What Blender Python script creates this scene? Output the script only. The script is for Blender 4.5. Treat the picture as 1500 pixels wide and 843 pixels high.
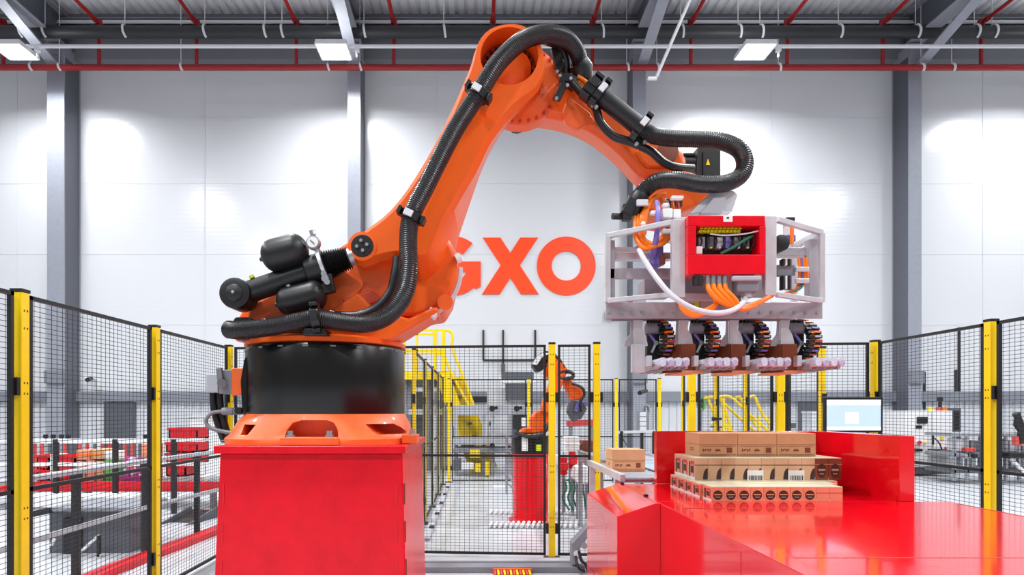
import bpy, bmesh, math, random
from mathutils import Vector, Matrix
random.seed(7)
for o in list(bpy.data.objects): bpy.data.objects.remove(o)
S = bpy.context.scene
COL = S.collection
F = 900.0; EYE = 1.48; VX, VY = 700.0, 603.0          # calibration of the photograph (1500 x 843)

# ------------------------------------------------------------------ camera
cam = bpy.data.cameras.new('camera'); cam.sensor_width = 36; cam.lens = F/1500*36
cam.shift_x = (750-VX)/1500; cam.shift_y = (VY-421.5)/1500
cam.clip_end = 200
co = bpy.data.objects.new('camera', cam); COL.objects.link(co)
co.location = (0, 0, EYE); co.rotation_euler = (math.radians(90), 0, 0)
S.camera = co
# ------------------------------------------------------------------ world, lamps, exposure
W = bpy.data.worlds.new('hall_ambience'); S.world = W; W.use_nodes = True
W.node_tree.nodes['Background'].inputs[0].default_value = (0.97, 0.98, 1.0, 1)
W.node_tree.nodes['Background'].inputs[1].default_value = 0.27
S.view_settings.view_transform = 'Standard'; S.view_settings.look = 'None'
S.view_settings.exposure = 0.13; S.view_settings.gamma = 1.0
S.view_settings.use_curve_mapping = False
LAMP_X = (-13.2, -4.1, 7.9, 17.3)
LAMP_ROWS = (17.5, 9.5, 1.5, -6.5)
LAMP_Z = 11.78
LAMP_W = {17.5: 300, 9.5: 620, 1.5: 620, -6.5: 620}
for ly in LAMP_ROWS:
    for lx in LAMP_X:
        L = bpy.data.lights.new('high_bay_light', 'AREA'); L.shape = 'RECTANGLE'
        L.size = 0.78; L.size_y = 0.74; L.spread = math.radians(164); L.energy = LAMP_W[ly]; L.color = (0.97, 0.985, 1.0)
        o = bpy.data.objects.new('high_bay_light', L); COL.objects.link(o)
        o.location = (lx, ly, LAMP_Z-0.055)
        U = bpy.data.lights.new('added_roof_fill', 'AREA'); U.shape = 'RECTANGLE'; U.size = 0.7; U.size_y = 0.6; U.energy = 18; U.color = L.color
        u = bpy.data.objects.new('added_roof_fill', U); COL.objects.link(u); u.location = (lx, ly, LAMP_Z+0.09); u.rotation_euler = (math.pi, 0, 0)  # upward fill added to brighten deck and roof steel, not a separate fixture

# ------------------------------------------------------------------ helpers
def P(px, py, Y):
    return Vector(((px-VX)*Y/F, Y, EYE-(py-VY)*Y/F))
def lin(c):
    c = c/255.0
    return c/12.92 if c <= 0.04045 else ((c+0.055)/1.055)**2.4
MATS = {}
def mat(name, rgb, rough=0.5, metal=0.0, coat=0.0, var=0.0, scale=8.0, bump=0.0, bscale=60.0, emit=0.0, alpha=None, spec=0.5, stretch=None):
    m = bpy.data.materials.new(name); m.use_nodes = True
    nt = m.node_tree; b = nt.nodes['Principled BSDF']
    c = tuple(lin(x) for x in rgb)+(1,)
    b.inputs['Base Color'].default_value = c
    b.inputs['Roughness'].default_value = rough; b.inputs['Metallic'].default_value = metal
    b.inputs['Coat Weight'].default_value = coat; b.inputs['Coat Roughness'].default_value = 0.06
    b.inputs['Specular IOR Level'].default_value = spec
    if emit:
        b.inputs['Emission Color'].default_value = c; b.inputs['Emission Strength'].default_value = emit
    if alpha is not None:
        b.inputs['Alpha'].default_value = alpha
    if var or bump:
        tc = nt.nodes.new('ShaderNodeTexCoord')
        src = tc.outputs['Object']
        if stretch:
            mp = nt.nodes.new('ShaderNodeMapping'); mp.inputs['Scale'].default_value = stretch
            nt.links.new(src, mp.inputs['Vector']); src = mp.outputs['Vector']
    if var:
        n = nt.nodes.new('ShaderNodeTexNoise'); n.inputs['Scale'].default_value = scale; n.inputs['Detail'].default_value = 6
        n.inputs['Roughness'].default_value = 0.65
        nt.links.new(src, n.inputs['Vector'])
        r = nt.nodes.new('ShaderNodeValToRGB')
        lo = tuple(max(0, x*(1-var)) for x in c[:3])+(1,); hi = tuple(min(1, x*(1+var)) for x in c[:3])+(1,)
        r.color_ramp.elements[0].position = 0.3; r.color_ramp.elements[1].position = 0.7
        r.color_ramp.elements[0].color = lo; r.color_ramp.elements[1].color = hi
        nt.links.new(n.outputs['Fac'], r.inputs['Fac']); nt.links.new(r.outputs['Color'], b.inputs['Base Color'])
    if bump:
        n2 = nt.nodes.new('ShaderNodeTexNoise'); n2.inputs['Scale'].default_value = bscale; n2.inputs['Detail'].default_value = 4
        nt.links.new(src, n2.inputs['Vector'])
        bp = nt.nodes.new('ShaderNodeBump'); bp.inputs['Strength'].default_value = bump; bp.inputs['Distance'].default_value = 0.01
        nt.links.new(n2.outputs['Fac'], bp.inputs['Height']); nt.links.new(bp.outputs['Normal'], b.inputs['Normal'])
    MATS[name] = m; return m

mat('orange', (240, 98, 26), 0.36, coat=0.1, spec=0.35, var=0.06, scale=5, bump=0.04, bscale=25)
mat('orange_cast', (238, 102, 40), 0.42, coat=0.2, var=0.08, scale=7, bump=0.06, bscale=30)
mat('red_paint', (222, 4, 30), 0.26, spec=0.35, var=0.12, scale=6, bump=0.10, bscale=18)
mat('red_gloss', (224, 6, 26), 0.13, coat=0.45, var=0.05, scale=3)
mat('red_matt', (222, 14, 34), 0.45, var=0.1)
mat('black_gloss', (9, 9, 10), 0.26, var=0.2, scale=4)
mat('black_plastic', (22, 22, 24), 0.42)
mat('black_hose', (24, 24, 27), 0.36)
mat('black_steel', (26, 27, 30), 0.45)
mat('yellow', (246, 208, 6), 0.35, var=0.05, scale=4)
mat('yellow_green', (206, 226, 10), 0.4)
mat('alu', (216, 215, 219), 0.36, metal=0.5, var=0.12, scale=6, bump=0.04, bscale=40)
mat('alu_dark', (178, 172, 178), 0.4, metal=0.5, var=0.18, scale=5)
mat('steel', (170, 174, 180), 0.35, metal=0.7, var=0.1)
mat('grey_plastic', (120, 122, 128), 0.5)
mat('grey_light', (176, 179, 186), 0.5)
mat('grey_mid', (128, 132, 140), 0.5, var=0.08)
mat('grey_dark', (88, 91, 99), 0.5, var=0.08)
mat('white_paint', (232, 233, 235), 0.35)
mat('white_cable', (214, 216, 222), 0.4)
mat('orange_cable', (255, 128, 8), 0.4)
mat('purple', (120, 108, 190), 0.4)
mat('mauve', (182, 172, 200), 0.35, var=0.25, scale=30)
mat('magenta', (178, 70, 140), 0.6, var=0.3, scale=20)
mat('green', (96, 170, 80), 0.6, var=0.2)
mat('green_wire', (40, 120, 90), 0.5)
mat('lime', (206, 224, 40), 0.45)
mat('blue_belt', (150, 170, 190), 0.45)
mat('lavender_roll', (204, 212, 228), 0.3, var=0.12, scale=40)
mat('wood_board', (118, 58, 32), 0.3, var=0.12, scale=6)
mat('carton', (208, 158, 116), 0.75, var=0.06, scale=10)
mat('carton_edge', (160, 112, 78), 0.8)
mat('pack_tan', (216, 176, 140), 0.45, var=0.05)
mat('pack_pink', (236, 146, 116), 0.4, var=0.06)
mat('pack_brown', (128, 66, 44), 0.45)
mat('pack_dark', (62, 44, 44), 0.5)
mat('pack_top', (214, 206, 176), 0.35, var=0.08)
mat('print_red', (200, 70, 66), 0.5)
mat('print_black', (30, 27, 28), 0.5)
mat('paper', (238, 238, 238), 0.6)
mat('sign_orange', (255, 72, 12), 0.35)
mat('pipe_red', (158, 26, 26), 0.45)
mat('pipe_dark', (44, 45, 49), 0.5)
mat('conduit', (226, 226, 230), 0.4)
mat('beam_grey', (150, 152, 162), 0.5, var=0.05)
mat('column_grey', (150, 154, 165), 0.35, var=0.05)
mat('column_shaded_side', (92, 95, 105), 0.4, var=0.05)  # darker copy of the column grey, side shade put into the colour
mat('deck', (240, 240, 244), 0.5)
mat('band_grey', (132, 136, 146), 0.4)
mat('lamp_glow', (255, 255, 255), 0.3, emit=14)
mat('screen_blue', (176, 202, 238), 0.3, emit=0.55)
mat('screen_white', (244, 247, 252), 0.3, emit=0.6)
mat('cladding', (214, 217, 224), 0.45)
mat('hub_recess', (196, 62, 24), 0.5, var=0.12)
mat('glass_dark', (34, 38, 44), 0.12)

def wall_mat():
    m = mat('wall_panel', (222, 224, 228), 0.2, spec=0.6)
    nt = m.node_tree; b = nt.nodes['Principled BSDF']
    tc = nt.nodes.new('ShaderNodeTexCoord')
    wv = nt.nodes.new('ShaderNodeTexWave'); wv.bands_direction = 'Z'; wv.inputs['Scale'].default_value = 2.2
    n = nt.nodes.new('ShaderNodeTexNoise'); n.inputs['Scale'].default_value = 0.6
    nt.links.new(tc.outputs['Object'], wv.inputs['Vector']); nt.links.new(tc.outputs['Object'], n.inputs['Vector'])
    a = nt.nodes.new('ShaderNodeMath'); a.operation = 'ADD'
    nt.links.new(wv.outputs['Fac'], a.inputs[0]); nt.links.new(n.outputs['Fac'], a.inputs[1])
    bp = nt.nodes.new('ShaderNodeBump'); bp.inputs['Strength'].default_value = 0.04; bp.inputs['Distance'].default_value = 0.01
    nt.links.new(a.outputs[0], bp.inputs['Height']); nt.links.new(bp.outputs['Normal'], b.inputs['Normal'])
wall_mat()
def floor_mat():
    m = mat('floor_concrete', (186, 189, 194), 0.32, var=0.10, scale=0.9, bump=0.03, bscale=3)
floor_mat()

class MB:
    def __init__(s): s.v = []; s.f = []; s.m = []; s.mi = 0
    def add(s, vs, fs):
        n = len(s.v); s.v += [tuple(v) for v in vs]
        for f in fs: s.f.append(tuple(n+i for i in f)); s.m.append(s.mi)
        return s
    def box(s, x0, x1, y0, y1, z0, z1):
        x0, x1 = min(x0, x1), max(x0, x1); y0, y1 = min(y0, y1), max(y0, y1); z0, z1 = min(z0, z1), max(z0, z1)
        return s.add([(x0,y0,z0),(x1,y0,z0),(x1,y1,z0),(x0,y1,z0),(x0,y0,z1),(x1,y0,z1),(x1,y1,z1),(x0,y1,z1)],
              [(0,3,2,1),(4,5,6,7),(0,1,5,4),(1,2,6,5),(2,3,7,6),(3,0,4,7)])
    def cbox(s, c, d, R=None):
        c = Vector(c); h = Vector(d)*0.5; vs = []
        for z in (-1,1):
            for (x,y) in ((-1,-1),(1,-1),(1,1),(-1,1)):
                p = Vector((x*h.x, y*h.y, z*h.z))
                vs.append(c+(R @ p if R else p))
        return s.add(vs, [(0,3,2,1),(4,5,6,7),(0,1,5,4),(1,2,6,5),(2,3,7,6),(3,0,4,7)])
    def bar(s, a, b, w, h=None, up=(0,0,1)):
        a, b = Vector(a), Vector(b); h = h or w; t = (b-a).normalized(); u = Vector(up)
        if abs(t.dot(u)) > 0.98: u = Vector((0,1,0))
        x = t.cross(u).normalized(); y = x.cross(t)
        vs = []
        for p in (a, b):
            for (i,j) in ((-1,-1),(1,-1),(1,1),(-1,1)): vs.append(p+x*(i*w/2)+y*(j*h/2))
        return s.add(vs, [(0,3,2,1),(4,5,6,7),(0,1,5,4),(1,2,6,5),(2,3,7,6),(3,0,4,7)])
    def wire(s, a, b, w):            # open four sided bar without end caps
        a, b = Vector(a), Vector(b); t = (b-a).normalized(); u = Vector((0,0,1))
        if abs(t.dot(u)) > 0.98: u = Vector((0,1,0))
        x = t.cross(u).normalized(); y = x.cross(t); vs = []
        for p in (a, b):
            for (i,j) in ((-1,0),(0,-1),(1,0),(0,1)): vs.append(p+x*(i*w/2)+y*(j*w/2))
        return s.add(vs, [(0,1,5,4),(1,2,6,5),(2,3,7,6),(3,0,4,7)])
    def tube(s, pts, r, n=10, caps=True):
        pts = [Vector(p) for p in pts]; k = len(pts)
        rr = r if isinstance(r, (list, tuple)) else [r]*k
        tan = []
        for i in range(k):
            d = pts[min(i+1,k-1)]-pts[max(i-1,0)]
            tan.append(d.normalized() if d.length > 1e-9 else Vector((0,0,1)))
        u = Vector((0,0,1)) if abs(tan[0].z) < 0.9 else Vector((1,0,0))
        x = tan[0].cross(u).normalized(); vs = []
        for i in range(k):
            x = (x - tan[i]*x.dot(tan[i])).normalized(); y = tan[i].cross(x)
            for j in range(n):
                a = 2*math.pi*j/n; vs.append(pts[i]+(x*math.cos(a)+y*math.sin(a))*rr[i])
        fs = []
        for i in range(k-1):
            for j in range(n):
                fs.append((i*n+j, i*n+(j+1)%n, (i+1)*n+(j+1)%n, (i+1)*n+j))
        if caps: fs.append(tuple(range(n-1,-1,-1))); fs.append(tuple((k-1)*n+j for j in range(n)))
        return s.add(vs, fs)
    def cyl(s, a, b, r, n=20, r2=None):
        return s.tube([a, b], [r, r if r2 is None else r2], n)
    def lathe(s, prof, o, axis, n=32):
        o = Vector(o); ax = Vector(axis).normalized()
        return s.tube([o+ax*t for (_, t) in prof], [max(r, 1e-4) for (r, _) in prof], n) if False else s._lathe(prof, o, ax, n)
    def _lathe(s, prof, o, ax, n):
        u = Vector((0,0,1)) if abs(ax.z) < 0.9 else Vector((1,0,0))
        x = ax.cross(u).normalized(); y = ax.cross(x); vs = []
        for (r, t) in prof:
            for j in range(n):
                a = 2*math.pi*j/n; vs.append(o+ax*t+(x*math.cos(a)+y*math.sin(a))*max(r, 1e-4))
        fs = []; k = len(prof)
        for i in range(k-1):
            for j in range(n): fs.append((i*n+j, i*n+(j+1)%n, (i+1)*n+(j+1)%n, (i+1)*n+j))
        fs.append(tuple(range(n-1,-1,-1))); fs.append(tuple((k-1)*n+j for j in range(n)))
        return s.add(vs, fs)
    def loft(s, rings, caps=True):
        n = len(rings[0]); vs = [p for r in rings for p in r]; fs = []
        for i in range(len(rings)-1):
            for j in range(n): fs.append((i*n+j, i*n+(j+1)%n, (i+1)*n+(j+1)%n, (i+1)*n+j))
        if caps: fs.append(tuple(range(n-1,-1,-1))); fs.append(tuple((len(rings)-1)*n+j for j in range(n)))
        return s.add(vs, fs)
    def prism(s, poly, y0, y1):      # poly: (x, z) points extruded along Y
        return s.loft([[(x, y0, z) for (x, z) in poly], [(x, y1, z) for (x, z) in poly]])
    def prismx(s, poly, x0, x1):     # poly: (y, z) points extruded along X
        return s.loft([[(x0, y, z) for (y, z) in poly], [(x1, y, z) for (y, z) in poly]])
    def prismz(s, poly, z0, z1):
        return s.loft([[(x, y, z0) for (x, y) in poly], [(x, y, z1) for (x, y) in poly]])
    def sphere(s, c, r, n=12, sc=(1,1,1)):
        c = Vector(c); prof = []; k = n//2; vs = []
        for i in range(1, k):
            ph = math.pi*i/k
            for j in range(n):
                a = 2*math.pi*j/n
                vs.append(c+Vector((math.sin(ph)*math.cos(a)*r*sc[0], math.sin(ph)*math.sin(a)*r*sc[1], -math.cos(ph)*r*sc[2])))
        fs = []
        for i in range(k-2):
            for j in range(n): fs.append((i*n+j, i*n+(j+1)%n, (i+1)*n+(j+1)%n, (i+1)*n+j))
        fs.append(tuple(range(n-1,-1,-1))); fs.append(tuple((k-2)*n+j for j in range(n)))
        return s.add(vs, fs)
    def build(s, name, mats, parent=None, bevel=0.0, seg=2, smooth=True, ang=38, origin=None):
        me = bpy.data.meshes.new(name); org = Vector(origin) if origin is not None else Vector((0,0,0))
        if origin is None and parent is None and s.v:
            xs = [v[0] for v in s.v]; ys = [v[1] for v in s.v]; zs = [v[2] for v in s.v]
            org = Vector(((min(xs)+max(xs))/2, (min(ys)+max(ys))/2, min(zs)))
        po = parent_world(parent)
        off = org if parent is None else po
        me.from_pydata([(v[0]-off.x, v[1]-off.y, v[2]-off.z) for v in s.v], [], s.f)
        if isinstance(mats, str): mats = [mats]
        for m in mats: me.materials.append(MATS[m])
        if len(mats) > 1: me.polygons.foreach_set('material_index', s.m)
        bm = bmesh.new(); bm.from_mesh(me); bmesh.ops.recalc_face_normals(bm, faces=bm.faces); bm.to_mesh(me); bm.free()
        if smooth:
            me.polygons.foreach_set('use_smooth', [True]*len(me.polygons)); me.set_sharp_from_angle(angle=math.radians(ang))
        o = bpy.data.objects.new(name, me); COL.objects.link(o)
        if parent is None: o.location = org
        else: o.parent = parent
        if bevel:
            b = o.modifiers.new('edge_rounding', 'BEVEL'); b.width = bevel; b.segments = seg; b.limit_method = 'ANGLE'; b.angle_limit = math.radians(28)
            b.harden_normals = True
        return o
def parent_world(p):
    v = Vector((0,0,0))
    while p is not None: v += p.location; p = p.parent
    return v
def boolean_cut(o, cutter, op='DIFFERENCE'):
    mods = [m for m in o.modifiers]
    for m in mods: m.show_viewport = False
    b = o.modifiers.new('cut', 'BOOLEAN'); b.object = cutter; b.operation = op; b.solver = 'EXACT'
    bpy.context.view_layer.update()
    dg = bpy.context.evaluated_depsgraph_get()
    me = bpy.data.meshes.new_from_object(o.evaluated_get(dg))
    o.modifiers.remove(b)
    old = o.data; o.data = me; me.name = old.name
    for m in mods: m.show_viewport = True
    bpy.data.objects.remove(cutter)
    me.polygons.foreach_set('use_smooth', [True]*len(me.polygons)); me.set_sharp_from_angle(angle=math.radians(38))
def tag(o, label, cat, group=None, kind=None):
    o['label'] = label; o['category'] = cat
    if group: o['group'] = group
    if kind: o['kind'] = kind
    return o
def struct(o, label=None):
    o['kind'] = 'structure'
    if label: o['label'] = label
    return o
def thing(name, label, cat, loc=(0,0,0), group=None):
    o = bpy.data.objects.new(name, None); COL.objects.link(o); o.location = loc; o.empty_display_size = 0.1
    return tag(o, label, cat, group)
def spline(pts, k=8):
    pts = [Vector(p) for p in pts]; q = [2*pts[0]-pts[1]]+pts+[2*pts[-1]-pts[-2]]; out = []
    for i in range(1, len(q)-2):
        p0, p1, p2, p3 = q[i-1], q[i], q[i+1], q[i+2]
        for j in range(k):
            t = j/k
            out.append(0.5*((2*p1)+(p2-p0)*t+(2*p0-5*p1+4*p2-p3)*t*t+(3*p1-p0-3*p2+p3)*t**3))
    out.append(pts[-1]); return out
def resample(pts, step):
    out = [pts[0]]; acc = 0.0
    for a, b in zip(pts, pts[1:]):
        d = (b-a).length; t = step-acc
        while t <= d:
            out.append(a.lerp(b, t/d)); t += step
        acc = (acc+d) % step
    out.append(pts[-1]); return out
def hose(mb, pts, r, step=0.0055, amp=0.03, n=16, ribbed=True):
    s = spline([Vector(p) for p in pts], 12)
    if ribbed:
        s = resample(s, step); rr = [r*(1+amp if i % 2 else 1-amp) for i in range(len(s))]
        mb.tube(s, rr, n)
    else: mb.tube(s, r, n)
    return s
def pxs(lst, Y): return [P(x, y, Y) for (x, y) in lst]
def poly(lst, Y):
    return [(P(x, y, Y).x, P(x, y, Y).z) for (x, y) in lst]
def clone(src, loc, label=None, group=None, parent=None):
    c = src.copy(); COL.objects.link(c); c.location = loc
    if label: c['label'] = label
    if group: c['group'] = group
    for ch in src.children:
        d = ch.copy(); COL.objects.link(d); d.parent = c; d.matrix_parent_inverse = ch.matrix_parent_inverse.copy()
        for g in ch.children:
            e = g.copy(); COL.objects.link(e); e.parent = d
    return c

# ================================================================== the hall
WY = 20.0
struct(MB().box(-30, 30, -8, WY+0.4, -0.3, 0).build('floor', 'floor_concrete', smooth=False), 'pale grey polished concrete floor')
wb = struct(MB().box(-30, 30, WY, WY+0.3, 0, 15).build('wall_back', 'wall_panel', smooth=False), 'tall white glossy panelled back wall')
for i, px in enumerate((25, 300, 640, 1130, 1440)):            # upright panel joints
    x = (px-VX)*WY/F
    MB().box(x-0.02, x+0.02, WY-0.012, WY, 2.3, 13.2).build('joint_strip', 'cladding', wb)
for z in (4.3, 6.6, 8.9, 11.05):
    MB().box(-22, 22, WY-0.006, WY, z-0.012, z+0.012).build('joint_strip', 'cladding', wb)
# vertical ribs of the lower cladding, all of one kind, a couple of pixels each
rb = MB()
for i in range(150):
    x = -19+i*0.26
    rb.box(x, x+0.09, WY-0.05, WY, 0, 2.05)
o = rb.build('cladding_rib', 'cladding', wb); o['kind'] = 'stuff'
struct(MB().box(-22, 22, WY-0.22, WY-0.05, 1.80, 2.12).build('trim_1', 'band_grey', bevel=0.01), 'grey steel rail along the back wall above the ribbed cladding')
struct(MB().box(-30, 30, WY-0.35, WY, 12.75, 14.2).build('trim_2', 'grey_plastic', smooth=False), 'upper wall band under the roof, its shade painted in as dark grey')  # shadowed top of the wall, shade put into the band's colour
# roof deck with trapezoid ribs
d = MB(); dz = 14.2
n = 150
for i in range(n):
    x = -22.5+i*0.3
    d.add([(x, -8, dz), (x, WY, dz), (x+0.16, WY, dz), (x+0.16, -8, dz), (x+0.2, WY, dz+0.09), (x+0.2, -8, dz+0.09), (x+0.26, WY, dz+0.09), (x+0.26, -8, dz+0.09), (x+0.3, WY, dz), (x+0.3, -8, dz)],
          [(0,3,2,1),(3,5,4,2),(5,7,6,4),(7,9,8,6)])
d.box(-30, 30, -8, WY+0.3, dz+0.1, dz+0.25)
struct(d.build('ceiling', 'deck', smooth=False), 'white corrugated steel roof deck')
# purlins across the view
for i, (y, z, h, m) in enumerate(((19.45, 13.86, 0.07, 'beam_grey'), (19.3, 13.62, 0.13, 'conduit'), (19.3, 13.45, 0.07, 'beam_grey'), (12.0, 14.0, 0.2, 'beam_grey'), (5.0, 14.0, 0.2, 'beam_grey'))):
    b = MB(); b.box(-22, 22, y-0.06, y+0.06, z, z+h); b.box(-22, 22, y-0.13, y+0.13, z, z+0.02)
    struct(b.build('trim_%d' % (i+3), m, smooth=False), 'purlin under the roof deck')
# steel columns and rafters
for i, (px, side) in enumerate(((83, 1), (519, 1), (936, -1), (1339, -1))):
    x = (px-VX)*19.25/F; lab = ('widest steel column at the left edge of the back wall', 'steel column left of the orange wall letters', 'steel column right of the orange wall letters', 'steel column behind the monitor at the right of the back wall')[i]
    c = thing('steel_column', lab, 'column', (x, 19.6, 0), 'steel columns along the back wall')
    w = 0.27 if i == 0 else 0.2
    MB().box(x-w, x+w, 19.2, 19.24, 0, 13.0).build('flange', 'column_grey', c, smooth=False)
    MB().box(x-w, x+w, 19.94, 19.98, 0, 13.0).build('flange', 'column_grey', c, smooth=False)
    MB().box(x-w*0.92, x+w*0.92, 19.24, 19.94, 0, 13.0).build('web', 'column_shaded_side', c, smooth=False)
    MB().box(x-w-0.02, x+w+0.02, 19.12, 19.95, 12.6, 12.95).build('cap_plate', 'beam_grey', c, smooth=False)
    MB().box(x-w-0.03, x+w+0.03, 19.1, 19.2, 2.35, 2.75).build('junction_box', 'grey_mid', c, bevel=0.01)
    r = thing('roof_rafter', ('grey roof rafter at the far left corner','grey roof rafter above the robot, left of its elbow','grey roof rafter right of the robot elbow','grey roof rafter at the far right corner')[i], 'beam', (x, 10, 13), 'roof rafters')
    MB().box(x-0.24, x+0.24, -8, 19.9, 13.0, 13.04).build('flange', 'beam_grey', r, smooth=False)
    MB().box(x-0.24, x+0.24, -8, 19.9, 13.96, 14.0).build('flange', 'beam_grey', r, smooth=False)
    MB().box(x-0.03, x+0.03, -8, 19.9, 13.04, 13.96).build('web', 'column_shaded_side', r, smooth=False)
    MB().bar((x+0.05, 16.2, 13.0), (x+0.05, 19.15, 12.2), 0.32, 0.05).build('knee_brace', 'beam_grey', r, smooth=False)
# pipes
def straight_pipe(name, label, py, Y, rpx, m, hangers, hm='conduit', tilt=0):
    z = EYE+(VY-py)*Y/F; r = rpx*Y/F
    t = thing(name, label, 'pipe', (0, Y, z))
    MB().cyl((-20, Y, z-tilt), (20, Y, z+tilt), r, 14).build('pipe', m, t)
    for px in hangers:
        x = (px-VX)*Y/F; b = MB()
        arc = [(x+0.01*k, Y-(r+0.02)*math.cos(a), z+(r+0.02)*math.sin(a)) for k, a in enumerate([math.radians(q) for q in range(75, -100, -25)])]
        b.tube(arc, 0.035, 6)
        b.cyl((x, Y, z+r), (x, Y, 14.2), 0.012, 6)
        b.build('hanger', hm, t)
    return t
straight_pipe('drain_pipe', 'thick dark grey pipe running across under the roof', 47, 18.6, 8.5, 'pipe_dark', (32, 66, 183, 300, 388, 413, 533, 650, 881, 997, 1081, 1113, 1228, 1341, 1427, 1453))
straight_pipe('cable_conduit', 'thin white conduit carrying the ceiling lamps', 68, 17.5, 2.6, 'conduit', ())
sp = straight_pipe('sprinkler_main', 'long dark red sprinkler pipe across the top of the wall', 99, 18.9, 4.2, 'pipe_red', (45, 87, 265, 480, 527, 918, 962, 1140, 1349, 1394))
for i, px in enumerate((5, 145, 288, 434, 577, 722, 868, 1012, 1153, 1293, 1437)):
    Y = 18.9; x = (px-VX)*Y/F; z0 = EYE+(VY-99)*Y/F; z1 = 13.42
    t = sp
    MB().cyl((x, Y, z0), (x, Y, z1), 0.055, 8).build('riser', 'pipe_red', t)
    MB().cyl((x, Y, z1), (x, -6, z1), 0.055, 8).build('branch', 'pipe_red', t)
    MB().cyl((x, Y, z1-0.1), (x, Y, z1+0.1), 0.095, 10).cyl((x, Y-0.3, z1), (x, Y-0.18, z1), 0.085, 10).build('coupling', 'pipe_red', t)
# two thin dark rods beside the sprinklers
for i, (px, q) in enumerate(((345, 'left of'), (812, 'beside'), (1245, 'right of'))):
    x = (px-VX)*18.3/F
    tag(MB().bar((x, 18.3, 13.9), (x, -6, 13.9), 0.07).build('roof_tie', 'pipe_dark'), 'thin dark tie rod under the roof %s the robot' % ('far left of' if i == 0 else 'above' if i == 1 else 'right of'), 'rod', 'roof ties')
# drop cable with small bracket
b = thing('hanging_rod', 'slanting white rod hanging from the roof right of the robot elbow', 'rod', P(962, 115, 14))
MB().bar(P(1012, -4, 13.0), P(962, 112, 14), 0.05).build('rod', 'conduit', b)
MB().bar(P(962, 115, 14), P(949, 115, 14), 0.06).build('foot', 'conduit', b)
# ceiling lamps
for ly in LAMP_ROWS:
    for i, lx in enumerate(LAMP_X):
        lab = ('bright ceiling lamp at the far left', 'bright ceiling lamp left of the robot elbow', 'bright ceiling lamp right of the robot elbow', 'bright ceiling lamp beyond the right edge')[i]
        if ly != LAMP_ROWS[0]: lab = 'bright ceiling lamp of the nearer rows above the picture'
        t = thing('ceiling_lamp', lab, 'lamp', (lx, ly, LAMP_Z-0.05), 'high bay ceiling lamps' if ly == LAMP_ROWS[0] else 'nearer ceiling lamps')
        if ly != LAMP_ROWS[0]: MB().cyl((lx, ly, LAMP_Z+0.07), (lx, ly, 14.2), 0.012, 6).build('hanger', 'conduit', t)
        h = MB(); w, dd = 0.43, 0.40
        h.box(lx-w, lx+w, ly-dd, ly+dd, LAMP_Z, LAMP_Z+0.07)
        for s_ in (-1, 1):
            h.box(lx+s_*w-0.02, lx+s_*w+0.02, ly-dd, ly+dd, LAMP_Z-0.06, LAMP_Z)
            h.box(lx-w, lx+w, ly+s_*dd-0.02, ly+s_*dd+0.02, LAMP_Z-0.06, LAMP_Z)
        h.build('housing', 'white_paint', t, smooth=False)
        MB().box(lx-w+0.03, lx+w-0.03, ly-dd+0.03, ly+dd-0.03, LAMP_Z-0.04, LAMP_Z-0.005).build('diffuser', 'lamp_glow', t, smooth=False)
        MB().box(lx+0.6, lx+0.72, ly-0.06, ly+0.06, LAMP_Z-0.05, LAMP_Z+0.12).cyl((lx+0.66, ly, LAMP_Z-0.05), (lx+0.66, ly, LAMP_Z-0.2), 0.03, 8).build('connector', 'white_paint', t)
# orange letters on the wall
sg = thing('wall_sign', 'large orange letters GXO on the white back wall', 'sign', P(770, 390, WY-0.03))
YS = WY-0.02; k_ = YS/F
def arcpts(cx, cy, r, a0, a1, n=28): return [(cx+r*math.cos(math.radians(a0+(a1-a0)*i/n)), cy-r*math.sin(math.radians(a0+(a1-a0)*i/n))) for i in range(n+1)]
def strip(outer, inner, y0, y1):
    b = MB()
    for i in range(len(outer)-1):
        q = [outer[i], outer[i+1], inner[i+1], inner[i]]
        b.prism(poly(q, YS), y0, y1)
    return b
strip(arcpts(829.5, 390, 43, 0, 360, 56), arcpts(829.5, 390, 21.5, 0, 360, 56), YS-0.02, YS+0.018).build('letter_o', 'sign_orange', sg, smooth=False)
MB().prism(poly([(707,348.5),(733,348.5),(747.5,371),(762,348.5),(788,348.5),(761.5,389),(789,431.5),(763,431.5),(747.5,407.5),(732,431.5),(706,431.5),(733.5,389)], YS), YS-0.02, YS+0.018).build('letter_x', 'sign_orange', sg, smooth=False)
g = strip(arcpts(664, 390, 43.5, 50, 324, 44), arcpts(664, 390, 21.5, 50, 324, 44), YS-0.02, YS+0.018)
g.prism(poly([(666,383.5),(704,383.5),(704,420),(697,424),(682,412),(682,399),(666,399)], YS), YS-0.023, YS+0.015)
g.build('letter_g', 'sign_orange', sg, smooth=False)
# doors, wall box, camera, cable trays on the wall
struct(MB().box((153-VX)*19.9/F, (198-VX)*19.9/F, 19.86, 19.95, 0, EYE+13*19.9/F).build('door_1', 'grey_dark', smooth=False), 'dark grey roller door at the left of the back wall')
struct(MB().box((1170-VX)*19.9/F, (1203-VX)*19.9/F, 19.86, 19.95, 0, EYE+22*19.9/F).build('door_2', 'grey_dark', smooth=False), 'dark grey door at the right of the back wall')
ct = thing('cable_tray', 'thin dark cable ducts forming a U on the wall above the machines', 'duct', P(745, 530, 19.9))
for (a, b) in (((708,484),(708,528)), ((737,484),(737,535)), ((784,484),(784,528)), ((708,528),(784,528)), ((737,535),(737,545))):
    MB().bar(P(a[0],a[1],19.97), P(b[0],b[1],19.97), 0.06).build('duct', 'pipe_dark', ct, smooth=False)
MB().cbox(P(737, 540, 19.95), (0.12, 0.1, 0.3)).build('switch_box', 'grey_dark', ct)
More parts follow.
